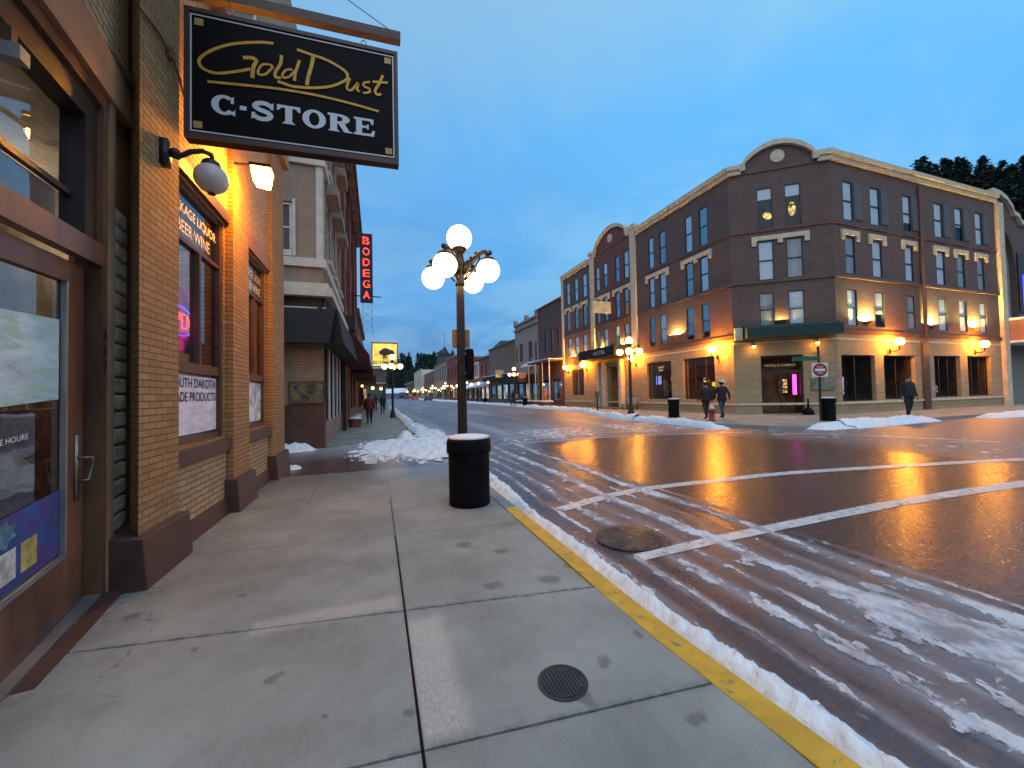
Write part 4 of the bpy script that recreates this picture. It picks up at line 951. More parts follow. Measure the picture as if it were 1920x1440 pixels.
# serif capitals drawn as solid shapes
def ring(m_, F, ox, oz, w, h, cx, cy, rx_, ry_, ix, iy, t0, t1, d, n=26):
    V = []
    for i in range(n + 1):
        t = R(t0 + (t1 - t0) * i / n)
        V.append(F(ox + (cx + rx_ * math.cos(t)) * w, oz + (cy + ry_ * math.sin(t)) * h, d)); V.append(F(ox + (cx + ix * math.cos(t)) * w, oz + (cy + iy * math.sin(t)) * h, d))
    m_.add(V, [(2 * i, 2 * i + 2, 2 * i + 3, 2 * i + 1) for i in range(n)])
def glyph(m_, F, c, ox, oz, w, h, d=.004):
    k_ = [0]
    def bar(x0, x1, y0, y1):
        k_[0] += 1; dd = d + .0004 * k_[0]
        m_.add([F(ox + x0 * w, oz + y0 * h, dd), F(ox + x1 * w, oz + y0 * h, dd), F(ox + x1 * w, oz + y1 * h, dd), F(ox + x0 * w, oz + y1 * h, dd)], [(0, 1, 2, 3)])
    def poly(P_):
        k_[0] += 1; m_.add([F(ox + x * w, oz + y * h, d + .0004 * k_[0]) for x, y in P_], [tuple(range(len(P_)))])
    if c == 'C': ring(m_, F, ox, oz, w, h, .52, .5, .52, .52, .22, .36, 48, 322, d); poly([(.78, .62), (.92, .62), (.92, 1.0), (.8, .88)]); poly([(.82, .05), (.98, -.02), (.98, .34), (.9, .2)])
    if c == 'O': ring(m_, F, ox, oz, w, h, .5, .5, .5, .52, .22, .37, 0, 360, d)
    if c == '-': bar(.1, .9, .38, .6)
    if c == 'S':
        ribbon(m_, lambda a, z, dd: F(ox + a * w, oz + z * h, dd), [(.84, .8), (.6, .92), (.3, .88), (.18, .72), (.34, .57), (.66, .46), (.82, .30), (.7, .12), (.4, .07), (.14, .2)], .23, d)
        poly([(.8, .62), (.94, .62), (.94, 1.0), (.84, .92)]); poly([(.03, .0), (.12, .06), (.2, .38), (.05, .38)])
    if c == 'T': bar(.35, .65, .0, .9); poly([(0, .7), (.08, .7), (.2, .86), (.8, .86), (.92, .7), (1, .7), (1, 1), (0, 1)]); poly([(.2, 0), (.8, 0), (.65, .14), (.35, .14)])
    if c == 'R':
        bar(.1, .38, 0, 1); poly([(0, 0), (.5, 0), (.38, .12), (.1, .12)]); poly([(0, .88), (.45, .86), (.5, 1), (0, 1)])
        ring(m_, F, ox, oz, w, h, .46, .73, .44, .27, .14, .14, -90, 90, d); bar(.38, .5, .46, .58); poly([(.4, .5), (.68, .5), (.86, .12), (1.06, .0), (.66, .0)])
    if c == 'E':
        bar(.1, .38, 0, 1); poly([(0, 0), (.95, 0), (1.0, .34), (.9, .34), (.8, .14), (0, .12)]); poly([(0, .88), (.76, .86), (.84, .68), (.93, .68), (.93, 1), (0, 1)]); bar(.38, .66, .44, .57); bar(.62, .7, .36, .66)
mb = MB()
for c, a0, a1, zt in (('C', -1.68, -1.45, 4.93), ('-', -1.42, -1.34, 4.93), ('S', -1.31, -1.07, 4.94), ('T', -1.05, -.81, 4.95), ('O', -.79, -.54, 4.95), ('R', -.52, -.25, 4.96), ('E', -.23, .01, 4.98)):
    z1_ = 4.935; glyph(mb, Fs, c, a0, 4.72, a1 - a0, .215 if c not in 'CO-' else .215)
mb.build('serif_lettering', M['letter_white'], sg)
mb = MB(); mb.fbox(lambda a, z, d: (a, 5.05 - d, z + (a + .82) * .045), -1.95, .33, 6.02, 6.13, -.05, .05)
mb.build('beam', M['brown_paint'], sg)
mb = MB()
for x in (-.11, -1.52):
    z = Fs(x, SZ1)[2]
    mb.tube([(x, 5.05, z - .02), (x, 5.05, z + .05)], .008, 6)
    mb.tube([(x + .028 * math.cos(t), 5.05, z + .075 + .028 * math.sin(t)) for t in [i * .524 for i in range(13)]], .006, 6, False); mb.tube([(x, 5.05, z + .1), (x, 5.05, z + .16)], .007, 6)
mb.build('hook', M['galv'], sg)
mb = MB(); mb.tube([(-2, 5.05, 7.3), (-.9, 5.05, 6.75), (.22, 5.05, 6.2)], .005, 5); mb.build('stay_wire', M['black_metal'], sg)
# unlit globe bracket lamp and lit flood lamp
wl = T('wall_lamp', 'unlit frosted globe lamp on a black curved arm below the big hanging sign', 'wall lamp', (-1.9, 4.5, 3.95))
mb = MB(); mb.box(-1.9, -1.84, 4.44, 4.54, 3.78, 4.02); mb.sphere((-1.8, 4.5, 3.92), .045, 12, 8); mb.tube([(-1.86, 4.5, 3.9), (-1.78, 4.5, 3.88), (-1.68, 4.51, 3.96), (-1.59, 4.52, 3.99), (-1.52, 4.53, 3.97), (-1.51, 4.53, 3.9)], .024, 10)
mb.lathe([(.05, .07), (.075, .05), (.075, .03), (.085, .025), (.085, 0)], (-1.52, 4.53, 3.84), 16); mb.build('bracket', M['black_metal'], wl, True)
m, nt, out = new_mat('opal'); p = principled(nt, out, (.72, .62, .56), .25); p.inputs['Subsurface Weight'].default_value = .6; p.inputs['Subsurface Radius'].default_value = (.1, .08, .06)
mb = MB(); mb.sphere((-1.52, 4.53, 3.73), .145, 24, 16, (1, 1, .98)); mb.build('globe', m, wl, True)
mb = MB(); mb.lathe([(.02, .02), (.035, 0)], (-1.52, 4.53, 3.575), 12); mb.build('finial', M['black_metal'], wl)
fl = T('flood_lamp', 'blazing orange flood lamp on an arm above the tall storefront windows', 'flood lamp', (-1.95, 6.4, 4.9))
mb = MB(); mb.tube([(-1.95, 6.5, 4.95), (-1.7, 6.35, 4.88), (-1.5, 6.2, 4.82)], .02, 8); mb.box(-1.62, -1.36, 6.08, 6.34, 4.745, 4.79); mb.build('housing', M['black_metal'], fl)
mb = MB(); mb.hexa([(-1.57, 6.10, 4.55), (-1.41, 6.12, 4.53), (-1.41, 6.30, 4.53), (-1.57, 6.30, 4.55), (-1.60, 6.09, 4.743), (-1.38, 6.11, 4.743), (-1.38, 6.33, 4.743), (-1.60, 6.33, 4.743)])
mb.build('lens', M['flood'], fl)
cb = MB(); cb.tube([(-1.88, 4.12, 4.92), (-1.88, 4.4, 4.97), (-1.87, 4.62, 4.93), (-1.87, 4.78, 4.82), (-1.86, 4.84, 4.70)], .012, 6)
cb.tube([(-1.88, 3.0, 4.9), (-1.88, 4.12, 4.92)], .008, 5); cb.box(-1.9, -1.85, 4.55, 4.64, 4.9, 4.99)
tag(cb.build('cable', M['rust'], None), 'thin rusty cable with small box stapled across the upper brick', 'cable')
cam_ = T('security_camera', 'boxy grey security camera above the transom at the upper left', 'camera', (-1.7, 2.85, 3.5))
mb = MB(); mb.fbox(Fd, -.17, -.08, 3.52, 3.60, .02, .12); mb.build('body', M['galv'], cam_); mb = MB(); mb.fbox(Fd, -.15, -.1, 3.60, 3.70, -.02, .08); mb.build('bracket', M['rust'], cam_)
# sidewalk iron cover
cv = T('utility_cover', 'round iron utility cover set in the near sidewalk', 'cover', (.92, 1.91, .0))
mb = MB(); mb.lathe([(.135, .0), (.135, .004), (.12, .005), (.12, .003), (.0001, .003)], (.92, 1.93, .0), 32)
mb.build('rim', M['lamp_iron'], cv)
mb = MB()
for i in range(-5, 6):
    x = i * .02; l = math.sqrt(max(0, .11 ** 2 - x * x)); mb.box(.92 + x - .006, .92 + x + .006, 1.93 - l, 1.93 + l, .0035, .0065)
mb.build('ribs', M['lamp_iron'], cv)
dr_ = MB(); dr_.lathe([(.36, 0), (.36, .012), (.0001, .014)], (2.66, 3.78, road_z(2.66) + .002), 40)
tag(dr_.build('manhole_cover', mat('wet_iron', (.03, .028, .03), .25, .5, 8, bstr=.8, bscale=30), None), 'large dark wet manhole cover in the road by the crosswalk', 'manhole cover')

# ---------------------------------------------------------------- street furniture
def make_bin():
    t = T('trash_bin', 'round black trash bin with a snow-capped lid at the near kerb', 'trash bin', (0, 0, 0), 'black round trash bins')
    mb = MB(); mb.lathe([(.245, 0), (.262, .01), (.266, .05), (.262, .12), (.264, .7), (.268, .74)], (0, 0, 0), 40); b_ = mb.build('body', M['bin'], t, True)
    mb = MB(); mb.lathe([(.272, .735), (.286, .745), (.288, .79), (.284, .90), (.27, .935)], (0, 0, 0), 40); mb.build('rim', M['bin'], t, True)
    mb = MB(); mb.lathe([(.268, .93), (.266, .955), (.22, .972), (.1, .98), (.001, .982)], (0, 0, 0), 40); mb.build('snow_cap', M['snow'], t, True)
    return t
b0 = make_bin(); b0.location = (1.23, 5.50, .0); b0.scale = (1.10, 1.10, 1.0)
for x, y, s, lb in ((14.45, 16.3, 1.0, 'black trash bin by the hotel shop windows across the street'), (17.55, 10.95, 1.0, 'black trash bin under the round red traffic sign'),
                    (15.5, 40.4, 1.0, 'black trash bin further up the far sidewalk beside snowy planters'), (15.6, 57.6, 1., 'smallest, farthest black trash bin up the far sidewalk')):
    copy_tree(b0, loc=(x, y, .17), scale=s, label=lb)

def make_lamp(seg, far):
    t = T('street_lamp', 'five-globe iron street lamp standing right behind the near trash bin', 'street lamp', (0, 0, 0), 'five-globe street lamps')
    mb = MB(); mb.lathe([(.24, 0), (.24, .06), (.20, .09), (.20, .2), (.16, .26), (.15, .45), (.12, .5), (.10, .62), (.115, .65), (.09, .7)], (0, 0, 0), 16); mb.build('base', M['lamp_iron'], t)
    mb = MB(); mb.lathe([(.088, .68), (.08, 2.2), (.07, 3.55)], (0, 0, 0), 16, .14); mb.lathe([(.075, 3.5), (.095, 3.54), (.075, 3.6), (.085, 3.8), (.11, 3.9), (.075, 4.0), (.06, 4.12)], (0, 0, 0), 16)
    mb.build('pole', M['lamp_iron'], t)
    mb = MB(); mb.lathe([(.05, 4.08), (.09, 4.12), (.12, 4.16), (.13, 4.20), (.10, 4.2)], (0, 0, 0), 16); mb.build('globe_seat', M['lamp_iron'], t, True)
    g = MB(); g.sphere((0, 0, 4.38), .225, seg, max(6, seg * 2 // 3)); g.build('globe', M['globe_far' if far else 'globe_lit'], t, True)
    for k in range(4):
        a = math.pi / 4 + k * math.pi / 2 + .12; c, s = math.cos(a), math.sin(a)
        q = lambda r_, z: (c * r_, s * r_, z)
        mb = MB(); mb.tube([q(.06, 3.72), q(.14, 3.86), q(.28, 3.96), q(.40, 4.05), q(.50, 4.06), q(.55, 3.99), q(.55, 3.93)], [.05, .055, .045, .04, .04, .036, .03], 8)
        if not far:
            for zz, r_ in ((3.99, .22), (4.06, .32), (3.90, .24)): mb.sphere(q(r_, zz), .032, 8, 6)
            mb.sphere(q(.585, 4.03), .045, 8, 6); mb.tube([q(.1, 3.6), q(.22, 3.72), q(.34, 3.86), q(.40, 3.98)], .016, 6)
        mb.build('arm', M['lamp_iron'], t, True)
        mb = MB(); mb.lathe([(.03, .21), (.11, .20), (.125, .18), (.125, .15), (.10, .14)], q(.55, 3.735), 14); mb.build('globe_cap', M['lamp_iron'], t, True)
        g = MB(); g.sphere(q(.55, 3.72), .205, seg, max(6, seg * 2 // 3)); g.build('globe', M['globe_far' if far else 'globe_lit'], t, True)
    return t
L0 = make_lamp(22, False); L0.location = (1.43, 6.87, 0)
Lf = make_lamp(10, True); Lf.location = (14.1, 19.4, .17); Lf['label'] = 'five-globe street lamp in front of the hotel doorway across the street'
for x, y, rz, lb in ((1.05, 29.5, .5, 'five-globe street lamp on the left sidewalk beyond the red awnings'), (15.7, 44.5, .3, 'five-globe street lamp by the tan building with maroon windows'),
                     (15.9, 74, .8, 'five-globe street lamp half behind the traffic signal'), (16.2, 98, .1, 'five-globe street lamp up the far sidewalk below the tower'),
                     (16.2, 122, .6, 'five-globe street lamp next beyond the tower'), (16.2, 150, .3, 'five-globe street lamp far up the street, third from the end'),
                     (16.2, 185, .2, 'five-globe street lamp far up the street, second from the end'), (16.2, 230, .9, 'five-globe street lamp at the far end of the street')):
    copy_tree(Lf, loc=(x, y, .17 if x > 5 else 0), rz=rz, label=lb)
ts = T('pedestrian_signal', 'black pedestrian signal box glowing red against the near lamp post', 'signal', (1.6, 6.8, 1.8))
mb = MB(); mb.box(1.51, 1.65, 6.80, 7.06, 1.82, 2.38); mb.build('box', M['bin'], ts, bevel=.035)
mb = MB(); mb.box(1.54, 1.62, 7.062, 7.07, 1.9, 2.3); mb.box(1.499, 1.508, 6.9, 7.04, 1.88, 2.32); mb.build('red_lens_and_glow', emit('signal_red', (1., .02, .015), 2.2), ts)  # the strip facing the pole is an added glow that reddens it
mb = MB(); mb.box(1.651, 1.658, 6.83, 7.03, 1.9, 2.3); mb.build('red_edge_glow', emit('dim_red', (1, .02, .02), .35), ts, bevel=.01)  # emissive strip standing for red light along the box edge
mb = MB(); mb.box(1.44, 1.52, 6.84, 6.89, 2.27, 2.30); mb.box(1.44, 1.52, 6.84, 6.89, 1.93, 1.96); mb.build('bracket', M['galv'], ts)
tp = T('street_sign', 'small brown sign plate fixed behind the near lamp post', 'sign', (1.44, 7.0, 2.4))
mb = MB(); Fpl = frame((1.45, 6.98), (1, -.15), (-.15, -1))
pts = []
for cx_, cz_, a in ((.13, .14, 0), (-.13, .14, 90), (-.13, -.14, 180), (.13, -.14, 270)):
    for k in range(5): t_ = R(a + k * 22.5); pts.append((cx_ + .03 * math.cos(t_), 2.57 + cz_ + .03 * math.sin(t_)))
mb.fprism(Fpl, pts, 0, .012); mb.build('plate', mat('tan_plate', (.34, .2, .1), .5, .1), tp)
mb = MB(); mb.fbox(Fpl, -.05, .05, 2.6, 2.62, .013, .03); mb.fbox(Fpl, -.05, .05, 2.50, 2.52, .013, .03); mb.build('strap', M['galv'], tp)

hy = T('fire_hydrant', 'red fire hydrant with pale bonnet behind the far snowbank', 'hydrant', (13.95, 13.4, .17))
mb = MB(); mb.lathe([(.16, 0), (.16, .04), (.11, .06), (.105, .42), (.13, .45), (.13, .5), (.11, .52)], (13.95, 13.4, .17), 16); mb.build('barrel', M['red_paint'], hy, True)
mb = MB(); mb.lathe([(.12, .52), (.11, .6), (.07, .67), (.03, .69), (.03, .74), (.001, .75)], (13.95, 13.4, .17), 16); mb.build('bonnet', M['cream'], hy, True)
for d in ((-1, 0), (1, 0), (0, -1)):
    mb = MB(); mb.tube([(13.95, 13.4, .56), (13.95 + d[0] * .19, 13.4 + d[1] * .19, .56)], .05, 10); mb.build('nozzle', M['red_paint'], hy)
po = T('street_sign', 'sign post with red no-entry disc and green street name blades at the hotel corner', 'sign post', (17.2, 10.75, .17))
mb = MB(); mb.tube([(17.2, 11.0, .1), (17.2, 11.0, 3.15)], .045, 10); mb.sphere((17.2, 11.0, 3.19), .06, 10, 8); mb.build('pole', M['black_metal'], po)
Fe = frame((17.2, 10.93), (.88, -.47), (-.47, -.88))
mb = MB(); mb.fbox(Fe, -.33, .25, 1.98, 2.56, .0, .012); mb.build('plate', M['white_paint'], po)
mb = MB(); mb.fprism(Fe, [(-.04 + .265 * math.cos(i * .1963), 2.27 + .265 * math.sin(i * .1963)) for i in range(32)], .013, .018); mb.build('disc', M['red_paint'], po)
mb = MB(); mb.fbox(Fe, -.23, .15, 2.22, 2.32, .019, .023); mb.build('bar', M['white_paint'], po)
text('lettering', 'DO NOT', Fe, -.15, 2.36, .22, .07, M['white_paint'], po, .024); text('lettering', 'ENTER', Fe, -.14, 2.11, .2, .07, M['white_paint'], po, .024)
mb = MB(); mb.fbox(Fe, -1.05, -.05, 2.66, 2.84, -.02, -.005); bl = mb.build('name_blade', M['sign_green'], po)
Fe2 = frame((17.2, 11.0), (.47, .88), (.88, -.47)); mb = MB(); mb.fbox(Fe2, .05, .85, 2.86, 3.02, 0, .012); mb.build('name_blade', M['sign_green'], po)
gp = T('parking_meter', 'slim post with greenish box on top at the kerb left of the hotel lamp', 'meter', (14.9, 24.4, .17))
mb = MB(); mb.tube([(14.9, 24.4, .17), (14.9, 24.4, 1.2)], .06, 8); mb.build('post', M['black_metal'], gp)
mb = MB(); mb.box(14.78, 15.02, 24.28, 24.52, 1.15, 1.62); mb.build('box', mat('dull_green', (.05, .12, .09), .5, .2), gp, bevel=.05)
ur = T('ash_urn', 'black bell-shaped ash urn with thin neck beside the corner entrance', 'ash urn', (20.75, 13.85, .17))
mb = MB(); mb.lathe([(.24, 0), (.25, .04), (.22, .2), (.12, .32), (.05, .4), (.035, .75), (.05, .8), (.001, .84)], (20.75, 13.85, .17), 16); mb.build('body', M['bin'], ur, True)
bn = T('bench', 'pale slatted bench against the hotel wall behind the street lamp', 'bench', (17.9, 24.6, .17))
mb = MB()
for i in range(4): mb.box(17.55 + i * .11, 17.63 + i * .11, 23.9, 25.4, .6, .63)
mb.build('seat', M['cream'], bn)
mb = MB()
for i in range(3): mb.box(18.02, 18.05, 23.9, 25.4, .72 + i * .12, .81 + i * .12)
mb.build('backrest', M['cream'], bn)
for y in (24.0, 25.25):
    mb = MB(); mb.box(17.56, 17.62, y, y + .06, .17, .6); mb.box(17.98, 18.04, y, y + .06, .17, 1.0); mb.box(17.56, 18.02, y, y + .06, .55, .6); mb.build('leg', M['black_metal'], bn)
# planters and snowy tables by the porch
for i, (x, y) in enumerate(((16.9, 38.0), (16.9, 40.4), (16.7, 42.8), (16.6, 45.2), (16.6, 36.9))):
    p = T('planter', ['snow-topped dark planter nearest the hotel end', 'snow-topped planter second from the hotel end', 'snow-topped planter in the middle of the row', 'farthest snow-topped planter of the row', 'snow-topped planter tight against the hotel corner'][i], 'planter', (x, y, .17), 'snowy planters by the porch')
    mb = MB(); mb.box(x - .45, x + .45, y - .6, y + .6, .17, .62); mb.build('box', M['brown_paint'], p)
    mb = MB(); mb.box(x - .47, x + .47, y - .62, y + .62, .621, .76); mb.build('snow_cap', M['snow'], p, bevel=.06)

# ---------------------------------------------------------------- left side of the street beyond the alley
Fb = frame((0, 13.6), (1, 0), (0, -1)); Ff = frame((-1.6, 0), (0, 1), (1, 0))
cor = T('corner_building', 'tan stucco corner building with white bands and black wraparound awning beyond the side street', 'building', (-3, 16, 0))
w_ = MB(); wall(w_, Fb, -7, -1.6, 4.7, 12.4, [(-3.3, -2.45, 6.12, 7.72)], .15); fw_ = []
for a in (14.6, 16.5, 18.5): fw_ += [(a, a + 1.1, 6.3, 8.5)]
for a in (14.6, 16.5, 18.5): fw_ += [(a, a + 1.1, 9.4, 11.3)]
wall(w_, Ff, 13.6, 20.5, 4.7, 12.4, fw_, .15); w_.box(-7, -1.6, 13.62, 20.5, 12.3, 12.4); w_.build('stucco_wall', M['stucco'], cor)
mb = MB(); mb.prism([(-2.0, 13.95), (-2.0, 20.5), (-7, 20.5), (-7, 13.95)], 4.4, 12.3); mb.build('interior', M['void'], cor)
mb = MB()
def wrap(z0, z1, d): mb.fbox(Fb, -7, -1.6 + d, z0, z1, .002, d); mb.fbox(Ff, 13.6, 20.5, z0, z1, .002, d)
wrap(5.68, 5.95, .10); wrap(4.98, 5.15, .18); wrap(4.72, 4.98, .30); wrap(8.95, 9.2, .1)
mb.fbox(Fb, -1.78, -1.6, 5.95, 8.95, .003, .03); mb.fbox(Ff, 13.6, 13.75, 5.95, 8.95, .003, .03)
mb.build('white_band', M['cream'], cor)
mb = MB(); mb.fbox(Fb, -7, -1.75, 4.0, 4.38, .002, .22); mb.fbox(Ff, 13.4, 20.5, 4.0, 4.38, .002, .1); mb.build('frieze', M['cream'], cor)
mb = MB(); mb.fbox(Fb, -7, -1.62, 4.38, 4.72, .002, .05); mb.fbox(Ff, 13.6, 20.5, 4.38, 4.72, .002, .04); mb.build('dark_gap_strip', M['black'], cor)  # raised black strip; the dark of the gap is put into its colour
for a, b_, c, d in fw_:
    mb = MB(); mb.fbox(Ff, a - .15, b_ + .15, d + .02, d + .35, .003, .38); mb.build('window_hood', M['grey_stucco'], cor)
    mb = MB(); mb.fbox(Ff, a - .08, b_ + .08, c - .16, c - .02, .003, .16); mb.build('sill', M['cream'], cor)
window(cor, Fb, -3.3, -2.45, 6.12, 7.72, .12, 'cream', blind=None, fw=.09)
for q in fw_: window(cor, Ff, *q, .12, 'cream', fw=.07)
mb = MB(); mb.fbox(Fb, -2.44, -2.36, 6.0, 7.8, .002, .05); mb.fbox(Fb, -3.4, -2.45, 5.99, 6.11, .002, .06); mb.build('window_trim', M['cream'], cor)
mb = MB(); mb.fbox(Fb, -7, -1.6, 1.36, 4.0, -.3, .0); mb.build('brick_wall', M['tan_brick'], cor)
mb = MB(); mb.fbox(Fb, -7, -1.58, -.1, 1.36, -.3, .02); mb.build('wainscot', M['brown_paint'], cor)
mb = MB(); mb.box(-2.2, -1.6, 13.9, 20.5, -.1, .75); mb.build('base_wall', mat('base_grey', (.23, .18, .17), .6, .3, 2), cor)
for a in (13.62, 15.1, 16.5, 17.9, 19.3): mb = MB(); mb.box(-1.9, -1.6, a, a + .32, .75, 4.0); mb.build('column', M['cream'], cor)
for a in (13.94, 15.42, 16.82, 18.22): window(cor, Ff, a, a + (1.16 if a < 14 else 1.08), .76, 3.3, .12, 'dark_frame', blind=None, sash=False, fw=.05, name='shop_window')
mb = MB(); mb.box(-2.6, -2.4, 13.9, 20.5, .7, 4.2); mb.build('interior', mat('lit_inside', (.32, .22, .14), .8, .4, 1.5), cor)
mb = MB(); mb.box(-1.55, -1.38, 19.7, 19.95, 0, 3.3); mb.build('post', M['black'], cor)
nb = MB(); nb.fbox(Fb, -2.57, -1.6, 1.37, 2.07, .022, .07); dp = nb.build('display_case', M['brown_paint'], cor)
nb = MB(); nb.fbox(Fb, -2.53, -1.64, 1.41, 2.03, .071, .074); nb.build('map_panel', mat('olive_panel', (.16, .15, .07), .4, .5, 2.5, c2=(.05, .05, .06), c2lo=.5, c2hi=.56), dp)
aw = MB()
aw.hexa([(-7, 12.9, 3.2), (-1.35, 12.9, 3.2), (-1.6, 13.6, 3.25), (-7, 13.6, 3.25), (-7, 13.2, 4.3), (-1.2, 13.2, 4.3), (-1.6, 13.6, 4.35), (-7, 13.6, 4.35)])
aw.hexa([(-1.6, 13.3, 3.25), (-.95, 13.0, 3.2), (-.85, 20.3, 3.2), (-1.6, 20.3, 3.25), (-1.6, 13.3, 4.3), (-1.15, 13.22, 4.3), (-1.1, 20.3, 4.3), (-1.6, 20.3, 4.3)])
aw.build('awning', M['black_awning'], cor)
tw = MB(); tw.box(-9, -2.9, 14.5, 20, 12.4, 16.5); tw.build('upper_storey', M['grey_stucco'], cor)
Ft = frame((0, 14.5), (1, 0), (0, -1)); window(cor, Ft, -4.3, -3.6, 13.4, 15.0, -.03, 'cream', fw=.08)
# lit bulb under the awning of the corner building
rb = T('red_brick_building', 'tall dark red brick building with jagged bracketed cornice behind the vertical neon sign', 'building', (-3, 27, 0))
fw2 = [(a, a + 1.1, c, d) for a in (21.4, 23.8, 26.2, 28.6, 31.0) for c, d in ((6.6, 8.9), (10.4, 12.6))]
w_ = MB(); wall(w_, Ff, 20.5, 33.5, 4.2, 14.6, fw2, .15); w_.box(-7, -1.62, 20.5, 20.6, 4.2, 14.6); w_.box(-7, -1.62, 33.4, 33.5, 0, 14.6); w_.box(-7, -1.62, 20.5, 33.5, 14.5, 14.6); w_.build('brick_wall', M['red_brick'], rb)
mb = MB(); mb.box(-7, -2.0, 20.6, 33.4, 0, 14.5); mb.build('interior', M['void'], rb)
mb = MB()
for i in range(17): mb.box(-1.6, -1.15 - .15 * (i % 2), 20.6 + i * .78, 20.9 + i * .78, 13.6 - .3 * (i % 2), 14.6)
mb.box(-1.6, -1.0, 20.5, 33.5, 14.6, 14.95); mb.build('cornice', M['rust'], rb)
mb = MB()
for y in (20.55, 24.9, 29.3, 33.1): mb.box(-1.6, -1.45, y, y + .35, 4.2, 13.6)
mb.build('pilaster', M['red_brick'], rb)
for q in fw2: window(rb, Ff, *q, .12, 'maroon', fw=.07)
w_ = MB(); wall(w_, Ff, 20.5, 33.5, -.05, 4.2, [(21.3, 23.4, .8, 3.2), (24.2, 25.3, 0.02, 3.2), (26.2, 28.6, .8, 3.2), (29.4, 32.6, .8, 3.2)], .3); w_.build('shopfront', M['rust'], rb)
for q in ((21.3, 23.4, .8, 3.2), (26.2, 28.6, .8, 3.2), (29.4, 32.6, .8, 3.2)): window(rb, Ff, *q, .2, 'dark_frame', sash=False, glassm='dark_glass', mull=1, name='shop_window')
for y0, y1, xo, zt, zb in ((20.6, 26.8, -.35, 5.4, 3.3), (27.0, 33.3, -.25, 5.2, 3.1)):
    mb = MB(); mb.hexa([(-1.6, y0, zb), (xo, y0, zb), (xo, y1, zb), (-1.6, y1, zb), (-1.6, y0, zt), (xo, y0, zb + .35), (xo, y1, zb + .35), (-1.6, y1, zt)]); mb.build('awning', M['red_awning'], rb)
mb = MB(); mb.box(-1.6, -1.0, 20.7, 21.6, 4.9, 5.6); mb.build('sign_box', M['black'], rb); 
for x, y, s in ((-1.1, 21.8, 1), (-1.1, 24.6, .8)):
    p = T('planter', 'snow-dusted wooden planter tub by the rust-coloured shopfront' if s == 1 else 'smaller snow-dusted planter tub just beyond the first one', 'planter', (x, y, 0))
    mb = MB(); mb.lathe([(.28 * s, 0), (.34 * s, .42)], (x, y, 0), 14); mb.build('tub', M['rust'], p)
    mb = MB(); mb.lathe([(.36 * s, .421), (.33 * s, .5), (.12, .56), (.001, .57)], (x, y, 0), 14); mb.build('snow_cap', M['snow'], p, True)
vs_ = T('vertical_neon_sign', 'tall narrow sign with red bulb letters stacked downwards over the left sidewalk', 'vertical sign', (-.6, 27, 7.7))
mb = MB(); mb.box(-.98, -.20, 27.0, 27.28, 7.75, 12.25); mb.build('board', mat('dark_plum', (.05, .012, .05), .5, .2), vs_)
Fv = frame((0, 27.0), (1, 0), (0, -1))
for i, ch in enumerate('BODEGA'): text('letter', ch, Fv, -.80, 11.55 - i * .715, .42, .50, emit('bulb_red', (1., .07, .035), 4.5, .55, 14), vs_, .02)
mb = MB(); mb.tube([(-1.6, 27.1, 12.3), (-.2, 27.1, 12.3)], .02, 5); mb.build('bracket', M['black_metal'], vs_); mb = MB(); mb.tube([(-1.6, 27.1, 8.15), (.32, 27.1, 8.15)], .04, 5); mb.build('bracket', M['black_metal'], vs_)
mb = MB()
for x in (-.85, -.25): mb.tube([(x, 27.1, 7.75), (x, 27.1, 5.6)], .012, 5)
for i in range(4): z = 7.7 - i * .5; mb.tube([(-.85, 27.1, z), (-.25, 27.1, z - .5)], .01, 5); mb.tube([(-.25, 27.1, z), (-.85, 27.1, z - .5)], .01, 5)
mb.build('lattice', M['galv'], vs_)
lb_ = T('brick_building', 'lower brown brick building beyond the tall red brick one on the left', 'building', (-3, 41, 0))
mb = MB(); mb.box(-7, -1.6, 33.55, 49.5, 0, 8.6); mb.build('brick_wall', M['brown_brick'], lb_); mb = MB(); mb.box(-1.6, -1.3, 33.6, 49.5, 8.3, 8.75); mb.build('cornice', M['rust'], lb_)
mb = MB(); mb.hexa([(-1.6, 34, 2.9), (-.1, 34, 2.9), (-.1, 46, 2.9), (-1.6, 46, 2.9), (-1.6, 34, 4.6), (-.1, 34, 3.2), (-.1, 46, 3.2), (-1.6, 46, 4.6)]); mb.build('awning', M['red_awning'], lb_)
for y in (36, 40, 44): window(lb_, Ff, y, y + 2, .7, 2.7, -.08, 'dark_frame', sash=False, name='shop_window')
sb = T('saloon_building', 'saloon with snowy balcony canopy over the left sidewalk below the yellow bison sign', 'building', (-3, 57, 0))
mb = MB(); mb.box(-7, -1.6, 49.6, 75, 0, 8.2); mb.build('brick_wall', M['brown_brick'], sb)
mb = MB(); mb.box(-1.59, .95, 49.8, 62, 2.85, 3.15); mb.build('balcony', M['brown_paint'], sb)
mb = MB(); mb.box(-1.59, .98, 49.75, 62, 3.151, 3.24); mb.build('snow_cover', M['roof_snow'], sb)
mb = MB()
for y in (50, 54, 58, 61.7): mb.box(.75, .9, y, y + .15, 0, 2.85)
mb.build('post', M['brown_paint'], sb)
mb = MB(); mb.box(-1.59, .9, 49.9, 50.0, 3.25, 4.9); mb.box(.82, .9, 50, 62, 3.25, 4.2); mb.build('railing_wall', mat('grey_panel', (.13, .12, .13), .6, .2), sb)
mb = MB(); mb.box(-1.58, -1.5, 50.5, 60, .6, 2.6); mb.build('lit_window', emit('shop_warm', (1., .55, .2), 1.1, .7, 1.5), sb)
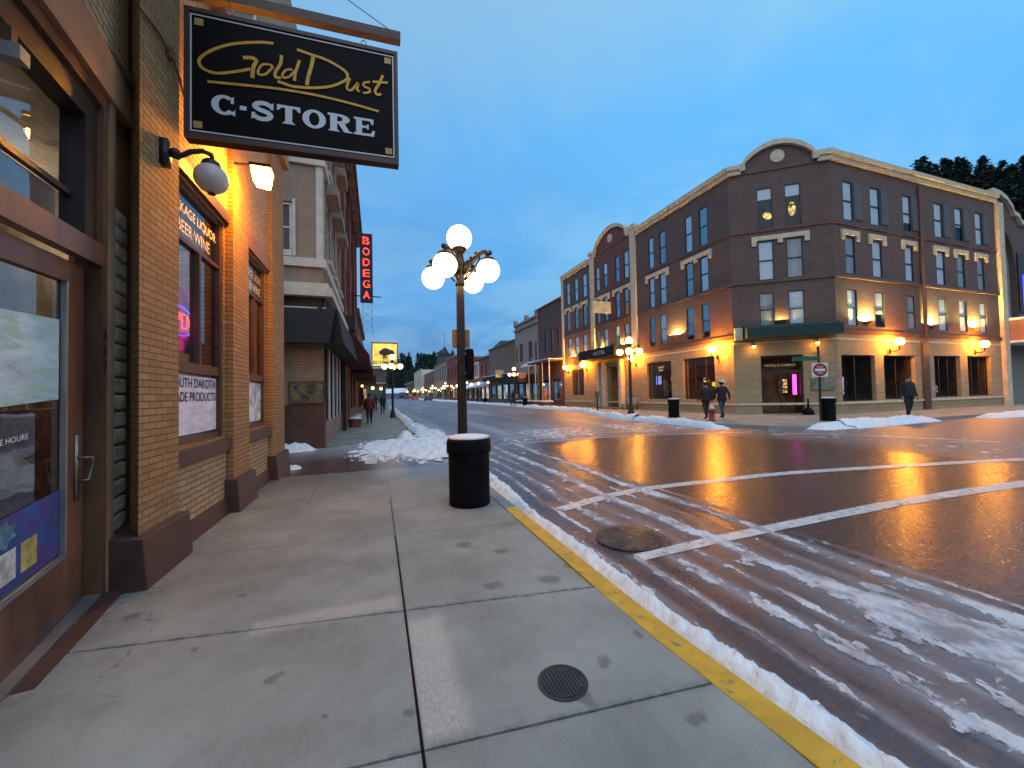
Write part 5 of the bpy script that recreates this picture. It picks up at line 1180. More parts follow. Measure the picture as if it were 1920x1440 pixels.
for i, (x, y) in enumerate(((-.5, 47.5), (.45, 52), (-1.3, 38))):
    t = T('porch_lamp', ['warm round porch lamp under the red awning', 'warm round porch lamp under the snowy canopy', 'small porch lamp on the lower brown building'][i], 'porch lamp', (x, y, 2.6), 'warm porch lamps on the left sidewalk')
    mb = MB(); mb.sphere((x, y, 2.55), .17 if i < 2 else .1, 12, 8); mb.build('globe', emit('porch%d' % i, (1., .52, .14), 9.), t, True); mb = MB(); mb.tube([(x, y, 2.7), (x, y, 2.95)], .02, 6); mb.build('stem', M['black_metal'], t)
bs = T('illuminated_sign', 'glowing yellow sign with a dark bison silhouette and snow on top above the left sidewalk', 'illuminated sign', (1, 50, 5))
mb = MB(); mb.box(-.6, 2.42, 49.45, 49.75, 5.15, 8.05); mb.build('case', M['brown_paint'], bs)
Fy = frame((0, 49.45), (1, 0), (0, -1))
mb = MB(); mb.fbox(Fy, -.5, 2.32, 5.25, 7.95, .002, .01); mb.build('face', emit('sign_yellow', (1., .72, .16), 1.35, .35, .9), bs)
mb = MB(); bis = [(.25, 6.85), (.30, 7.05), (.48, 7.12), (.62, 7.3), (.9, 7.42), (1.2, 7.38), (1.5, 7.22), (1.85, 7.15), (2.0, 6.95), (2.02, 6.6), (1.93, 6.15), (1.85, 6.15), (1.88, 6.5), (1.72, 6.65), (1.68, 6.2), (1.58, 6.2), (1.56, 6.62), (1.2, 6.55), (1.05, 6.5), (1.02, 6.15), (.93, 6.15), (.9, 6.5), (.78, 6.2), (.7, 6.2), (.68, 6.6), (.5, 6.55), (.38, 6.65)]
mb.fprism(Fy, bis, .012, .03); mb.build('bison_emblem', M['brown_paint'], bs)
text('lettering', 'BUFFALO', Fy, -.42, 5.42, 2.4, .46, M['brown_paint'], bs, .02)
mb = MB(); mb.box(-.66, 2.5, 49.38, 49.8, 8.06, 8.26); mb.build('snow_cap', M['roof_snow'], bs, bevel=.05)

# ---------------------------------------------------------------- right side further up the street
def pane_sheet(parent, F, a, b, c, d, m, name='lit_window', off=.03):
    mb = MB(); mb.fbox(F, a, b, c, d, off - .02, off); return mb.build(name, m, parent)
def row_building(Y0, Y1, h, bm, label, wins, trim='stone_trim', shop_=(.5, 3.1), nshop=2, lit=None, wf='maroon', x=18.5, par=.3, dark=True, sawn=None):
    t = T('shop_building', label, 'building', (x + 4, (Y0 + Y1) / 2, .17), 'shop buildings up the far side')
    F = frame((x, 0), (0, 1), (-1, 0)); w_ = MB(); g = .03
    hs = [(a, b, c, d) for a, b, c, d in wins]
    n = nshop; sw = (Y1 - Y0 - .8) / n; ss = [(Y0 + .5 + i * sw, Y0 + .5 + i * sw + sw - .5, shop_[0] + .2, shop_[1]) for i in range(n)]
    wall(w_, F, Y0, Y1, 0, h, hs + ss, .2); w_.box(x + .02, x + 12, Y0, Y0 + .2, 0, h); w_.box(x + .02, x + 12, Y1 - .2, Y1, 0, h)
    w_.build('wall', bm, t)
    mb = MB(); mb.box(x + .6, x + 12, Y0 + .2, Y1 - .2, 0, h - .2); mb.build('interior', M['void'], t)
    mb = MB(); mb.box(x - .2, x + .3, Y0, Y1, h, h + par); mb.build('cornice', M[trim] if isinstance(trim, str) else trim, t)
    mb = MB(); mb.box(x + .3, x + 12, Y0, Y1, h - .1, h + .06); mb.build('snowy_roof', M['roof_snow'], t)
    for q in hs: window(t, F, *q, .15, wf, fw=.1, blind=None, glassm='dark_glass')
    for i, q in enumerate(ss):
        window(t, F, *q, .15, 'dark_frame', fw=.08, sash=False, glassm='dark_glass', name='shop_window')
        if lit and lit[i % len(lit)] is not None: pane_sheet(t, F, q[0] + .2, q[1] - .2, q[2] + .1, q[3] - .2, lit[i % len(lit)], off=-.22)
    if sawn:
        mb = MB(); a0_, a1_, xo, zt, zb, mm = sawn
        mb.hexa([(x, a0_, zb), (xo, a0_, zb - .2), (xo, a1_, zb - .2), (x, a1_, zb), (x, a0_, zt), (xo, a0_, zb + .05), (xo, a1_, zb + .05), (x, a1_, zt)]); mb.build('awning', M[mm], t)
    return t, F
e_warm = emit('e_warm', (1., .6, .25), .9, .7, 1.2); e_cool = emit('e_cool', (.85, 1., .8), 1.3, .6, 1.); e_white = emit('e_white', (1., .92, .7), 2.2, .5, .8); e_gold = emit('e_gold', (1., .7, .2), 1.4, .6, 1.)
t, F = row_building(36.8, 43.35, 11.6, M['dark_brick'], 'dark brick building with three narrow windows just beyond the hotel', [(40.9, 41.55, 6.2, 8.8), (39.2, 39.85, 6.15, 8.75), (37.55, 38.15, 6.15, 8.75)], 'rust', nshop=2, par=.1)
mb = MB(); mb.box(16.9, 18.48, 37, 43.2, 4.95, 5.1); mb.build('porch_roof', M['brown_paint'], t)
mb = MB(); mb.box(16.85, 18.48, 36.95, 43.25, 5.101, 5.2); mb.build('porch_snow', M['roof_snow'], t)
for y in (37.1, 38.9, 40.9, 42.9): mb = MB(); mb.box(16.97, 17.05, y, y + .08, .17, 4.95); mb.build('porch_post', M['cream'], t)
os_ = T('oval_sign', 'round pinkish sign hung under a curved bracket on the porch', 'hanging sign', (16.8, 43.2, 3.5))
mb = MB(); Fo = frame((0, 43.4), (1, 0), (0, -1)); mb.fprism(Fo, [(16.3 + .55 * math.cos(i * .3927), 3.75 + .4 * math.sin(i * .3927)) for i in range(16)], 0, .1); mb.build('board', mat('pink_board', (.55, .28, .2), .6, .3, 4), os_)
mb = MB(); mb.tube([(16.9, 43.4, 4.9), (16.3, 43.4, 4.75), (15.75, 43.4, 4.4), (15.65, 43.4, 3.8)], .03, 6); mb.box(15.9, 16.7, 43.35, 43.4, 2.95, 3.25); mb.build('bracket', M['brown_paint'], os_)
fs_ = T('figure_lamp', 'orange-lit statue-like heater glow by the porch posts', 'lit statue', (17.6, 39.6, .17))
mb = MB(); mb.lathe([(.12, 0), (.16, .5), (.24, 1.0), (.18, 1.5), (.12, 1.75), (.14, 1.9), (.001, 2.05)], (17.7, 39.8, .17), 10); mb.build('figure', mat('ochre', (.5, .2, .06), .6, .4), fs_, True)
mb = MB(); mb.sphere((17.5, 39.8, 2.5), .09, 8, 6); mb.build('bulb', emit('amber', (1., .4, .08), 14.), fs_, True)
t, F = row_building(43.4, 51.75, 10.9, M['grey_stucco'], 'greyish tan building with maroon windows and notched parapet', [(50.8, 51.4, 5.9, 7.9), (48.7, 50.0, 5.9, 8.3), (45.3, 46.7, 5.7, 8.2), (43.8, 44.5, 5.7, 7.8)], 'grey_stucco', nshop=3, par=.25, lit=(None, e_gold, None))
for y in (43.45, 47.0, 51.2): mb = MB(); mb.box(18.3, 18.8, y, y + .5, 11.15, 11.75); mb.build('parapet_block', M['grey_stucco'], t)
mb = MB(); mb.box(18.25, 18.5, 43.4, 51.7, 10.2, 10.4); mb.build('string_course', M['grey_stucco'], t)
mb = MB()
for a, b in ((48.8, 49.9), (45.4, 46.6)): mb.box(18.56, 18.62, a, b, 6.0, 8.1)
mb.build('shutter', M['maroon'], t)
mb = MB(); mb.hexa([(18.5, 44.8, 5.0), (17.4, 44.9, 4.9), (17.4, 46.9, 4.9), (18.5, 47, 5.0), (18.5, 44.8, 5.6), (17.5, 44.9, 5.1), (17.5, 46.9, 5.1), (18.5, 47, 5.6)]); mb.build('snowy_canopy', M['roof_snow'], t)
mb = MB(); mb.box(16.3, 18.48, 44, 51.5, 2.9, 3.9); mb.build('awning', M['black_awning'], t)
mb = MB(); mb.box(16.5, 18.4, 46, 49, 3.905, 4.0); mb.build('snow_cover', M['roof_snow'], t)
t, F = row_building(51.8, 65.4, 9.1, M['brown_brick'], 'plain brown brick building with gently pitched top', [], 'brown_brick', nshop=4, lit=(None, e_cool, e_cool, None), par=.2)
mb = MB(); mb.add([(18.5, 51.8, 9.1), (18.5, 65.4, 9.1), (18.5, 58.5, 10.0), (19, 51.8, 9.1), (19, 65.4, 9.1), (19, 58.5, 10.0)], [(0, 2, 1), (3, 4, 5), (0, 3, 5, 2), (1, 2, 5, 4)]); mb.build('gable', M['brown_brick'], t)
mb = MB(); mb.box(17.0, 18.48, 52, 64.5, 3.7, 4.4); mb.build('fascia', M['black_awning'], t); mb = MB(); mb.box(17.0, 18.4, 52, 64.5, 4.41, 4.5); mb.build('snow_cover', M['roof_snow'], t)
ms = T('marquee_sign', 'small yellow-lit boxy sign over the canopy of the brown brick building', 'sign', (16.5, 53.5, 4))
mb = MB(); mb.box(16.0, 17.2, 53.2, 53.5, 3.9, 5.0); mb.build('case', M['stone_trim'], ms); mb = MB(); mb.box(16.1, 17.1, 53.17, 53.19, 4.0, 4.6); mb.build('face', e_gold, ms)
t, F = row_building(65.5, 78.5, 8.1, M['red_brick'], 'dull red building with snowy awning and white pilasters', [(67, 68, 5, 7), (70, 71, 5, 7)], 'dark_brick', nshop=4, lit=(e_white, e_white, None, e_warm), sawn=(66, 78, 16.3, 4.0, 3.0, 'roof_snow'))
mb = MB(); mb.box(18.3, 18.48, 72.3, 77.4, 4.7, 7.9); wp = mb.build('white_panel', M['cream'], t)
mb = MB()
for y in (73, 74.3, 75.6): mb.box(18.27, 18.295, y, y + .7, 5.1, 7.4)
mb.build('panel_window', M['dark_frame'], wp)
t, F = row_building(79, 94, 9.4, M['dark_brick'], 'long dark brick shop behind the traffic signal', [(a, a + 1.2, 5.2, 7.6) for a in (80.5, 84, 87.5, 91)], 'cream', nshop=4, lit=(e_warm, None, e_gold, None), sawn=(80, 88, 16.4, 4.0, 3.2, 'roof_snow'))
t, F = row_building(94.5, 109, 11.2, M['red_brick'], 'red brick building just in front of the tower', [(a, a + 1.3, 5.6, 8.6) for a in (96, 99.5, 103, 106)], 'grey_stucco', nshop=4, lit=(e_gold, e_white, None, e_warm))
t, F = row_building(109.5, 135, 11.4, M['grey_stucco'], 'grey building carrying the dark pointed tower', [(a, a + 1.5, 6, 10) for a in (112, 116, 120, 124, 128, 132)], 'dark_brick', nshop=5, lit=(None, e_warm, None))
mb = MB(); mb.box(18.6, 22.8, 122, 129, 11.4, 14.2); tw = mb.build('tower', M['dark_brick'], t)
mb = MB(); mb.box(18.3, 23.1, 121.5, 129.5, 14.2, 14.5)
for (x, y, r_, h_) in ((20.7, 125.5, 1.9, 2.9), (18.8, 122, .8, 1.4), (18.8, 129, .8, 1.4), (22.6, 122, .8, 1.4)): mb.lathe([(r_, 0), (.05, h_)], (x, y, 14.5), 8)
mb.build('tower_roof', M['black'], tw)
mb = MB(); mb.tube([(20.7, 125.5, 17.3), (20.7, 125.5, 22)], .05, 5); mb.build('mast', M['black_metal'], tw)
mb = MB(); mb.box(18.3, 18.7, 122.6, 128.3, 14.51, 14.7); mb.build('snow_cover', M['roof_snow'], tw)
t, F = row_building(136, 165, 10.0, M['brown_brick'], 'brown brick building beyond the tower', [(a, a + 1.6, 5.5, 8.2) for a in (139, 145, 151, 157)], 'cream', nshop=4, lit=(e_warm, None, e_gold, None))
t, F = row_building(166, 200, 12.5, M['stone_trim'], 'pale building at the far end of the right-hand row', [(a, a + 2, 5.5, 10) for a in (170, 177, 184, 191)], 'cream', nshop=4, lit=(e_warm, None), x=17.5)
t, F = row_building(201, 260, 8.5, M['dark_brick'], 'last low dark building of the right-hand row', [], 'cream', nshop=5, lit=(e_warm, e_gold), x=16.8)
for i, (y, z) in enumerate(((86, 3.6), (79.5, 3.4), (72, 3.5), (93, 3.7))):
    t = T('porch_lamp', ['yellow round lamp on the shop just left of the traffic signal', 'small white lamp under the second snowy awning', 'small lamp right behind the signal post', 'greenish yellow lamp below the red brick facade'][i], 'porch lamp', (16.8, y, z), 'porch lamps up the far side')
    mb = MB(); mb.sphere((16.8, y, z), .26, 10, 8); mb.build('globe', M['globe_far'], t, True); mb = MB(); mb.tube([(16.8, y, z + .2), (18.5, y, z + .5)], .03, 5); mb.build('arm', M['black_metal'], t)

rl = random.Random(3)
for i, y in enumerate((61, 67, 76, 84, 91, 101, 106, 113, 119, 128, 134, 143, 156, 172, 196)):
    x_ = 17.2 - rl.random() * .8; z_ = 3. + rl.random() * .9
    t = T('shop_lamp', 'small warm lamp on the distant shopfronts up the far side', 'shop lamp', (x_, y, z_), 'small lamps along the distant shopfronts')
    mb = MB(); mb.sphere((x_, y, z_), .13 + .0012 * y, 8, 6); mb.build('globe', M['globe_far'], t, True); mb = MB(); mb.tube([(x_, y, z_ + .15), (18.4, y, z_ + .3)], .03, 5); mb.build('arm', M['black_metal'], t)

# arched building at the right edge
ab = T('arched_building', 'brown building with a big arch and curved white coping right of the hotel', 'building', (45, 14, .17))
Fa = frame((0, 13.7), (1, 0), (0, -1))
mb = MB(); mb.box(38.55, 58, 14.2, 30, 0, 11); mb.fbox(Fa, 38.55, 58, 4.2, 12, -.5, -.3); mb.build('stucco_wall', mat('sage_stucco', (.24, .23, .19), .9, .1), ab)
def arch_shape():
    n = 14; cx, cz, rx_, rz_ = 39.0, 9.2, 2.5, 3.2
    arc = [(cx + rx_ * math.cos(math.pi / 2 * (1 - i / n)), cz + rz_ * math.sin(math.pi / 2 * (1 - i / n))) for i in range(n + 1)]
    top = [(38.55, 14.2), (39.5, 14.15), (40.3, 13.9), (41.0, 13.4), (41.2, 13.0), (41.8, 12.9), (42.1, 12.5), (44, 12.4)]
    return arc, top
arc, top = arch_shape()
mb = MB(); P_ = [(38.55, 12.4)] + arc + [(41.5, 5.9), (44, 5.9)] + top[::-1]; mb.fprism(Fa, P_, -.3, .0); mb.build('brick_front', M['hotel_brick'], ab)
mb = MB(); mb.fbox(Fa, 44, 58, 5.9, 13, -.3, 0); mb.build('brick_front', M['hotel_brick'], ab)
mb = MB()
for (a, z), (b, y) in zip(top[:-1], top[1:]): mb.hexa([Fa(a, z, -.4), Fa(b, y, -.4), Fa(b, y, .2), Fa(a, z, .2), Fa(a, z + .3, -.4), Fa(b, y + .3, -.4), Fa(b, y + .3, .2), Fa(a, z + .3, .2)])
mb.build('coping', M['stone_trim'], ab)
mb = MB(); mb.fbox(Fa, 41.6, 43.4, 6.4, 10.5, .003, .08); mb.build('arched_window', M['dark_frame'], ab); pane_sheet(ab, Fa, 42.0, 43.0, 6.8, 9.0, emit('blue_window', (.12, .12, 1.), 1.6), off=.12)
mb = MB(); mb.fbox(Fa, 38.55, 58, 4.3, 5.6, -.2, 1.4); mb.build('canopy', mat('dusty_pink', (.33, .18, .14), .8, .1), ab)
mb = MB(); mb.fbox(Fa, 38.5, 58, 5.6, 5.75, -.2, 1.45); mb.fbox(Fa, 38.5, 58, 4.15, 4.3, -.2, 1.5); mb.build('canopy_snow', M['roof_snow'], ab)
mb = MB(); mb.fbox(Fa, 38.55, 58, 0, 4.15, -1.6, -1.5); mb.build('arcade_back', mat('ochre_wall', (.34, .2, .06), .7, .4, 1), ab)
mb = MB(); mb.fbox(Fa, 38.9, 40.4, .1, 3.3, -1.45, -1.35); mb.build('door', M['dark_frame'], ab)
t = T('porch_lamp', 'amber lamp inside the arcade at the right edge', 'porch lamp', (41.5, 14.5, 3.2)); mb = MB(); mb.sphere((41.2, 14.6, 3.5), .1, 8, 6); mb.build('globe', emit('arcade', (1., .6, .12), 40.), t, True); mb = MB(); mb.tube([(41.2, 14.6, 3.6), (41.2, 14.6, 4.15)], .02, 5); mb.build('stem', M['black_metal'], t)

# ---------------------------------------------------------------- people
skin = mat('skin', (.42, .24, .17), .6, .05); shoe = mat('shoe', (.02, .018, .018), .6, .1)
def person(label, loc, rz, jacket, trousers, stride=.18, h=1.78, swing=.15, bulk=1., hat=None, hair=(.03, .02, .015)):
    """one skinned body with five-fingered hands; hair or hat are children"""
    V = []; E_ = []; Rr = []; tagv = []
    def v(p, r, tg, par=None):
        V.append(Vector(p)); Rr.append(r); tagv.append(tg)
        if par is not None: E_.append((par, len(V) - 1))
        return len(V) - 1
    pel = v((0, 0, .95), .135 * bulk, 'leg'); w = v((0, 0, 1.08), .14 * bulk, 'top', pel); ch = v((0, .01, 1.3), .165 * bulk, 'top', w); sh_ = v((0, 0, 1.44), .12 * bulk, 'top', ch)
    nk = v((0, .01, 1.52), .06, 'skin', sh_); hd = v((0, .03, 1.63), .095, 'skin', nk); v((0, .025, 1.72), .08, 'skin', hd)
    v((0, .12, 1.615), .02, 'skin', hd)
    for s in (-1, 1):
        hip = v((s * .1, 0, .9), .105 * bulk, 'leg', pel); f = stride * s
        kn = v((s * .105, f * .75 + .03, .5), .068 * bulk, 'leg', hip); an = v((s * .11, f * 1.25 - (.05 if f < 0 else 0), .1 + (.05 if f < 0 else 0)), .05, 'leg', kn)
        he = v((s * .11, f * 1.25 + .03, .05 + (.02 if f < 0 else 0)), .05, 'shoe', an); v((s * .12, f * 1.25 + .17, .04), .042, 'shoe', he)
        so = v((s * .2, 0, 1.42), .075 * bulk, 'top', sh_); el = v((s * .27, -f * .6 * swing / .15 - .03, 1.14), .056 * bulk, 'top', so); wr = v((s * .27, -f * 1.1 * swing / .15 + .07, .9), .036, 'top', el)
        pm = v((s * .27, -f * 1.1 * swing / .15 + .09, .83), .032, 'skin', wr); px_, py_, pz_ = V[pm]
        for k, (o, l) in enumerate(((-.03, .07), (-.01, .085), (.012, .08), (.032, .06))):
            f1 = v((px_, py_ + o, pz_ - .05), .0095, 'skin', pm); v((px_ - s * .018, py_ + o + .004, pz_ - .05 - l * .6), .008, 'skin', f1)
        v((px_ - s * .02, py_ + .045, pz_ - .035), .010, 'skin', pm)
    me = bpy.data.meshes.new('person'); k = h / 1.78; me.from_pydata([p * k for p in V], E_, [])
    o = bpy.data.objects.new('person', me); col.objects.link(o)
    mdf = o.modifiers.new('skin', 'SKIN'); mdf.use_smooth_shade = True
    for i, r_ in enumerate(Rr): me.skin_vertices[0].data[i].radius = (r_ * k, r_ * k)
    me.skin_vertices[0].data[0].use_root = True
    sd = o.modifiers.new('sub', 'SUBSURF'); sd.levels = 1; sd.render_levels = 1
    bpy.context.view_layer.update(); m2 = bpy.data.meshes.new_from_object(o.evaluated_get(bpy.context.evaluated_depsgraph_get()))
    bpy.data.objects.remove(o)
    m2.materials.clear(); cols = {'top': 0, 'leg': 1, 'skin': 2, 'shoe': 3}
    for mm in (jacket, trousers, skin, shoe): m2.materials.append(mm)
    for p in m2.polygons:
        best = 9; bi = 0
        for a, b in E_:
            A = V[a] * k; B = V[b] * k; d = B - A; t_ = max(0, min(1, (p.center - A).dot(d) / max(1e-6, d.length_squared))); q = (p.center - (A + d * t_)).length - Rr[b] * k * .8
            if q < best: best = q; bi = b
        p.material_index = cols[tagv[bi]]; p.use_smooth = True
    o = bpy.data.objects.new('person', m2); col.objects.link(o); o.location = loc; o.rotation_euler = (0, 0, rz); tag(o, label, 'person')
    def child(name, mb, m_):
        c = mb.build(name, m_, None, True); c.parent = o; return c
    mb = MB(); mb.sphere((0, -.005 * k, 1.685 * k), .108 * k, 12, 8, (1, 1.05, .95)); child('hair', mb, mat('hair', hair, .7, .1))
    mb = MB()
    for s in (-1, 1): mb.sphere((s * .098 * k, .03 * k, 1.63 * k), .022 * k, 8, 6, (.5, 1, 1.3))
    child('ear', mb, skin)
    mb = MB()
    for s in (-1, 1): mb.sphere((s * .035 * k, .115 * k, 1.645 * k), .012 * k, 6, 5)
    child('eye', mb, M['black'])
    mb = MB(); mb.lathe([(.19 * bulk * k, .84 * k), (.185 * bulk * k, .95 * k), (.165 * bulk * k, 1.1 * k), (.19 * bulk * k, 1.3 * k), (.15 * bulk * k, 1.42 * k), (.07 * k, 1.5 * k)], (0, 0, 0), 14)
    for i in range(len(mb.v)): mb.v[i] = (mb.v[i][0] * 1.12, mb.v[i][1] * .78, mb.v[i][2])
    child('jacket', mb, jacket)
    if hat:
        mb = MB(); mb.lathe([(.20, 1.70), (.215, 1.715), (.12, 1.725), (.115, 1.80), (.10, 1.85), (.04, 1.835), (.001, 1.84)], (0, 0, 0), 16)
        for i in range(len(mb.v)):
            x, y, z = mb.v[i]; mb.v[i] = (x * k, y * 1.1 * k, (z + (.05 * (abs(x) / .2) ** 2 if z < 1.73 else 0)) * k)
        child('cowboy_hat', mb, hat)
    return o
blk = mat('black_jacket', (.015, .014, .016), .8, .2); jean = mat('jeans', (.03, .05, .10), .85, .2); dk = mat('dark_trousers', (.014, .014, .018), .8, .2); rj = mat('red_jacket', (.16, .012, .014), .7, .2)
person('person in dark jacket, jeans and pale cowboy hat walking past the hotel corner', (15.75, 14.5, .17), R(-20), blk, jean, .22, 1.8, .15, 1.05, mat('pale_felt', (.6, .56, .5), .8, .1))
person('person in all black walking beside the cowboy hat wearer in front of the shop window', (14.75, 14.5, .17), R(-15), blk, dk, .12, 1.76, .12, 1.1)
person('person in black standing on the side street sidewalk at the right', (21.95, 10.45, .17), R(160), blk, dk, .06, 1.82, .1, 1.15)
person('person in red jacket and black trousers walking up the left sidewalk', (-.44, 23.95, 0), R(5), rj, dk, .16, 1.74, .18, 1.25)
person('person in dark clothes carrying nothing, next beyond the red-jacketed walker', (.42, 35.5, 0), R(0), blk, dk, .14, 1.75)
person('person in dark coat farthest along the left sidewalk', (-.2, 43.5, 0), R(10), blk, dk, .12, 1.75)
person('person in dark coat by the bin on the far sidewalk', (15.0, 43.0, .17), R(100), blk, dk, .1, 1.8, .12, 1.15)
person('small pale-topped person beside the dark coated one on the far sidewalk', (16.9, 47.0, .17), R(200), mat('pale_jacket', (.4, .3, .32), .7, .2), dk, .05, 1.65)

# ---------------------------------------------------------------- cars at the far end
def car(label, loc, rz, c):
    t = T('parked_car', label, 'car', (0, 0, 0), 'cars parked far up the street'); pm = mat('car_paint', c, .3, .1, spec=.8)
    mb = MB(); P_ = [(-2.2, .3), (-2.25, .7), (-1.9, .95), (-1.3, 1.0), (-.8, 1.42), (.7, 1.45), (1.35, 1.0), (2.1, .85), (2.2, .55), (2.15, .3)]
    n = len(P_); mb.add([(-.86 + (.12 if z > 1.2 else 0), y, z) for y, z in P_] + [(.86 - (.12 if z > 1.2 else 0), y, z) for y, z in P_], [tuple(range(n)), tuple(range(n, 2 * n))[::-1]] + [(i, n + i, n + (i + 1) % n, (i + 1) % n) for i in range(n)])
    mb.build('body', pm, t, bevel=.05)
    mb = MB(); mb.hexa([(-.83, -1.15, 1.03), (.83, -1.15, 1.03), (.83, 1.2, 1.03), (-.83, 1.2, 1.03), (-.76, -.75, 1.38), (.76, -.75, 1.38), (.76, .65, 1.38), (-.76, .65, 1.38)]); mb.build('windows', M['black'], t)
    for x in (-.8, .8):
        for y in (-1.35, 1.35): mb = MB(); mb.tube([(x - .1, y, .33), (x + .1, y, .33)], .33, 14); mb.build('wheel', M['black'], t)
    mb = MB(); mb.box(-.75, -.45, -2.27, -2.22, .65, .8); mb.box(.45, .75, -2.27, -2.22, .65, .8); mb.build('tail_light', M['neon_red'] if c[0] > .1 else M['red_paint'], t)
    t.location = loc; t.rotation_euler = (0, 0, rz); return t
car('dark car parked far up the street', (12.8, 190, -.05), 0, (.02, .03, .05)); car('red car parked far up the street behind the dark one', (13.6, 150, -.05), 0, (.25, .02, .03))
car('dark car parked among the lamps up the far kerb', (14.2, 118, -.05), .05, (.03, .02, .03))

# ---------------------------------------------------------------- hills and trees
M['hill'] = mat('hillside', (.035, .045, .035), .95, .5, .08, c2=(.45, .48, .55), c2lo=.60, c2hi=.68)
M['hill_dark'] = mat('hillside_dark', (.02, .03, .022), .95, .5, .1, c2=(.3, .33, .38), c2lo=.68, c2hi=.74)
def az(x, y): return math.degrees(math.atan2(x, y))
def hill_r(x, y):
    a = az(x, y); r = math.hypot(x, y); cr = .345 - .006 * max(0, a - 66)
    return -1 + cr * 118 * sst(62, 116, r) * sst(61.5, 66, a) + 2 * noise.noise(Vector((x * .05, y * .05, 0)))
def hill_l(x, y):
    a = az(x, y); r = math.hypot(x, y)
    return -1 + 300 * .078 * sst(225, 310, r) * sst(16, 10, a) * sst(-12, 0, a) + 3 * noise.noise(Vector((x * .02, y * .02, 3)))
def hill_obj(name, xs, ys, f, m): return kind(sheet(name, xs, ys, f, m), 'structure')
hill_obj('hill', axis((44, 150, 3)), axis((15, 95, 3)), hill_r, M['hill_dark'])
hill_obj('hill', axis((-160, 260, 12)), axis((-170, -26, 12)), lambda x, y: -1 + 30 * sst(-26, -110, y) + 3 * noise.noise(Vector((x * .03, y * .03, 8))), M['hill_dark'])  # unseen slope behind the camera, added to darken the hotel window reflections
hill_obj('hill', axis((-80, 110, 6)), axis((225, 420, 6)), hill_l, M['hill'])
fol = [mat('needles_a', (.022, .048, .035), .9, .4, 1.2), mat('needles_b', (.032, .062, .048), .9, .4, 1.2), mat('needles_c', (.018, .038, .032), .9, .4, 1.2)]
bark = mat('bark', (.06, .04, .03), .95, .2)
def pine(i, thin=0.):
    rnd = random.Random(40 + i); t = T('pine_tree', 'dark pine tree', 'tree', (0, 0, 0))
    mb = MB(); mb.tube([(0, 0, -.5), (.1, 0, 4), (.05, .1, 9.4)], [.2, .13, .03], 7)
    H = 9.6; c = MB(); z = 1.2 + 2.6 * thin
    for _ in range(26):
        zz = z + (H - z) * rnd.random() ** 1.0; rr = (H - zz) / (H - z) * (1.9 - .4 * thin) * (.6 + .5 * rnd.random()) + .15; an = rnd.random() * 6.28
        mb.tube([(0, 0, zz), (math.cos(an) * rr * .8, math.sin(an) * rr * .8, zz + .1)], [.04, .012], 4)
    mb.build('trunk', bark, t)
    n = int(900 * (1 - .45 * thin))
    for _ in range(n):
        an0 = 0 if _ % 2 else 2.; u = rnd.random() ** .85; zz = z + (H - z) * u
        lay = .70 + .40 * math.sin(zz * 2.6 + i + an0); rr = ((1 - u) ** .55 * (.4 + .6 * min(1, u * 2.5)) * (1.75 - .4 * thin) + .08) * lay * math.sqrt(rnd.random()) ; an = rnd.random() * 6.28 + .5 * math.sin(zz * 3)
        if noise.noise(Vector((math.cos(an) * 1.3, math.sin(an) * 1.3, zz * .8 + i * 5))) < -.12 + .3 * thin - .1: continue
        p = Vector((rr * math.cos(an), rr * math.sin(an), zz - rr * .25)); s = .17 + .2 * rnd.random()
        a = Vector((rnd.uniform(-1, 1), rnd.uniform(-1, 1), rnd.uniform(-.4, .4))).normalized() * s; b = Vector((rnd.uniform(-1, 1), rnd.uniform(-1, 1), rnd.uniform(-.8, .8))).normalized() * s * .55
        c.m = rnd.randrange(3); c.add([p - a, p - b, p + a, p + b], [(0, 1, 2, 3)])
    c.build('crown', fol, t); return t
pines = [pine(0), pine(1, .2), pine(2, .8), pine(3, .5)]
rnd = random.Random(5); used = [False] * 4
def put(i, loc, s, label, group):
    if used[i]: o = copy_tree(pines[i], loc=loc, rz=rnd.random() * 6, scale=s)
    else: o = pines[i]; used[i] = True; o.location = loc; o.scale = s if isinstance(s, tuple) else (s,) * 3
    o['label'] = label; o['group'] = group
n = 0
while n < 190:
    a = rnd.uniform(64.2, 74.5); r = rnd.uniform(84, 128); x, y = r * math.sin(R(a)), r * math.cos(R(a)); z = hill_r(x, y)
    if z < 18: continue
    crest = r > 110; i = rnd.choice((1, 2, 3, 0)) if crest and a < 69 else rnd.choice((0, 1, 0, 3))
    put(i, (x, y, z - .3), (lambda q: (q * 1.55, q * 1.55, q))(rnd.uniform(.55, .85)), 'dark pine tree on the ridge behind the hotel roof at the right', 'pines on the ridge behind the hotel'); n += 1
n = 0
while n < 200:
    a = rnd.uniform(1.5, 11.5); r = rnd.uniform(248, 318); x, y = r * math.sin(R(a)), r * math.cos(R(a)); z = hill_l(x, y)
    if noise.noise(Vector((a * .9, r * .03, 0))) < -.12: continue
    put(rnd.choice((0, 1, 0, 1, 3)), (x, y, z - .4), (lambda q: (q * 1.4, q * 1.4, q))(rnd.uniform(1.0, 1.5)), 'dark pine tree on the snowy hill at the end of the street', 'pines on the hill at the end of the street'); n += 1
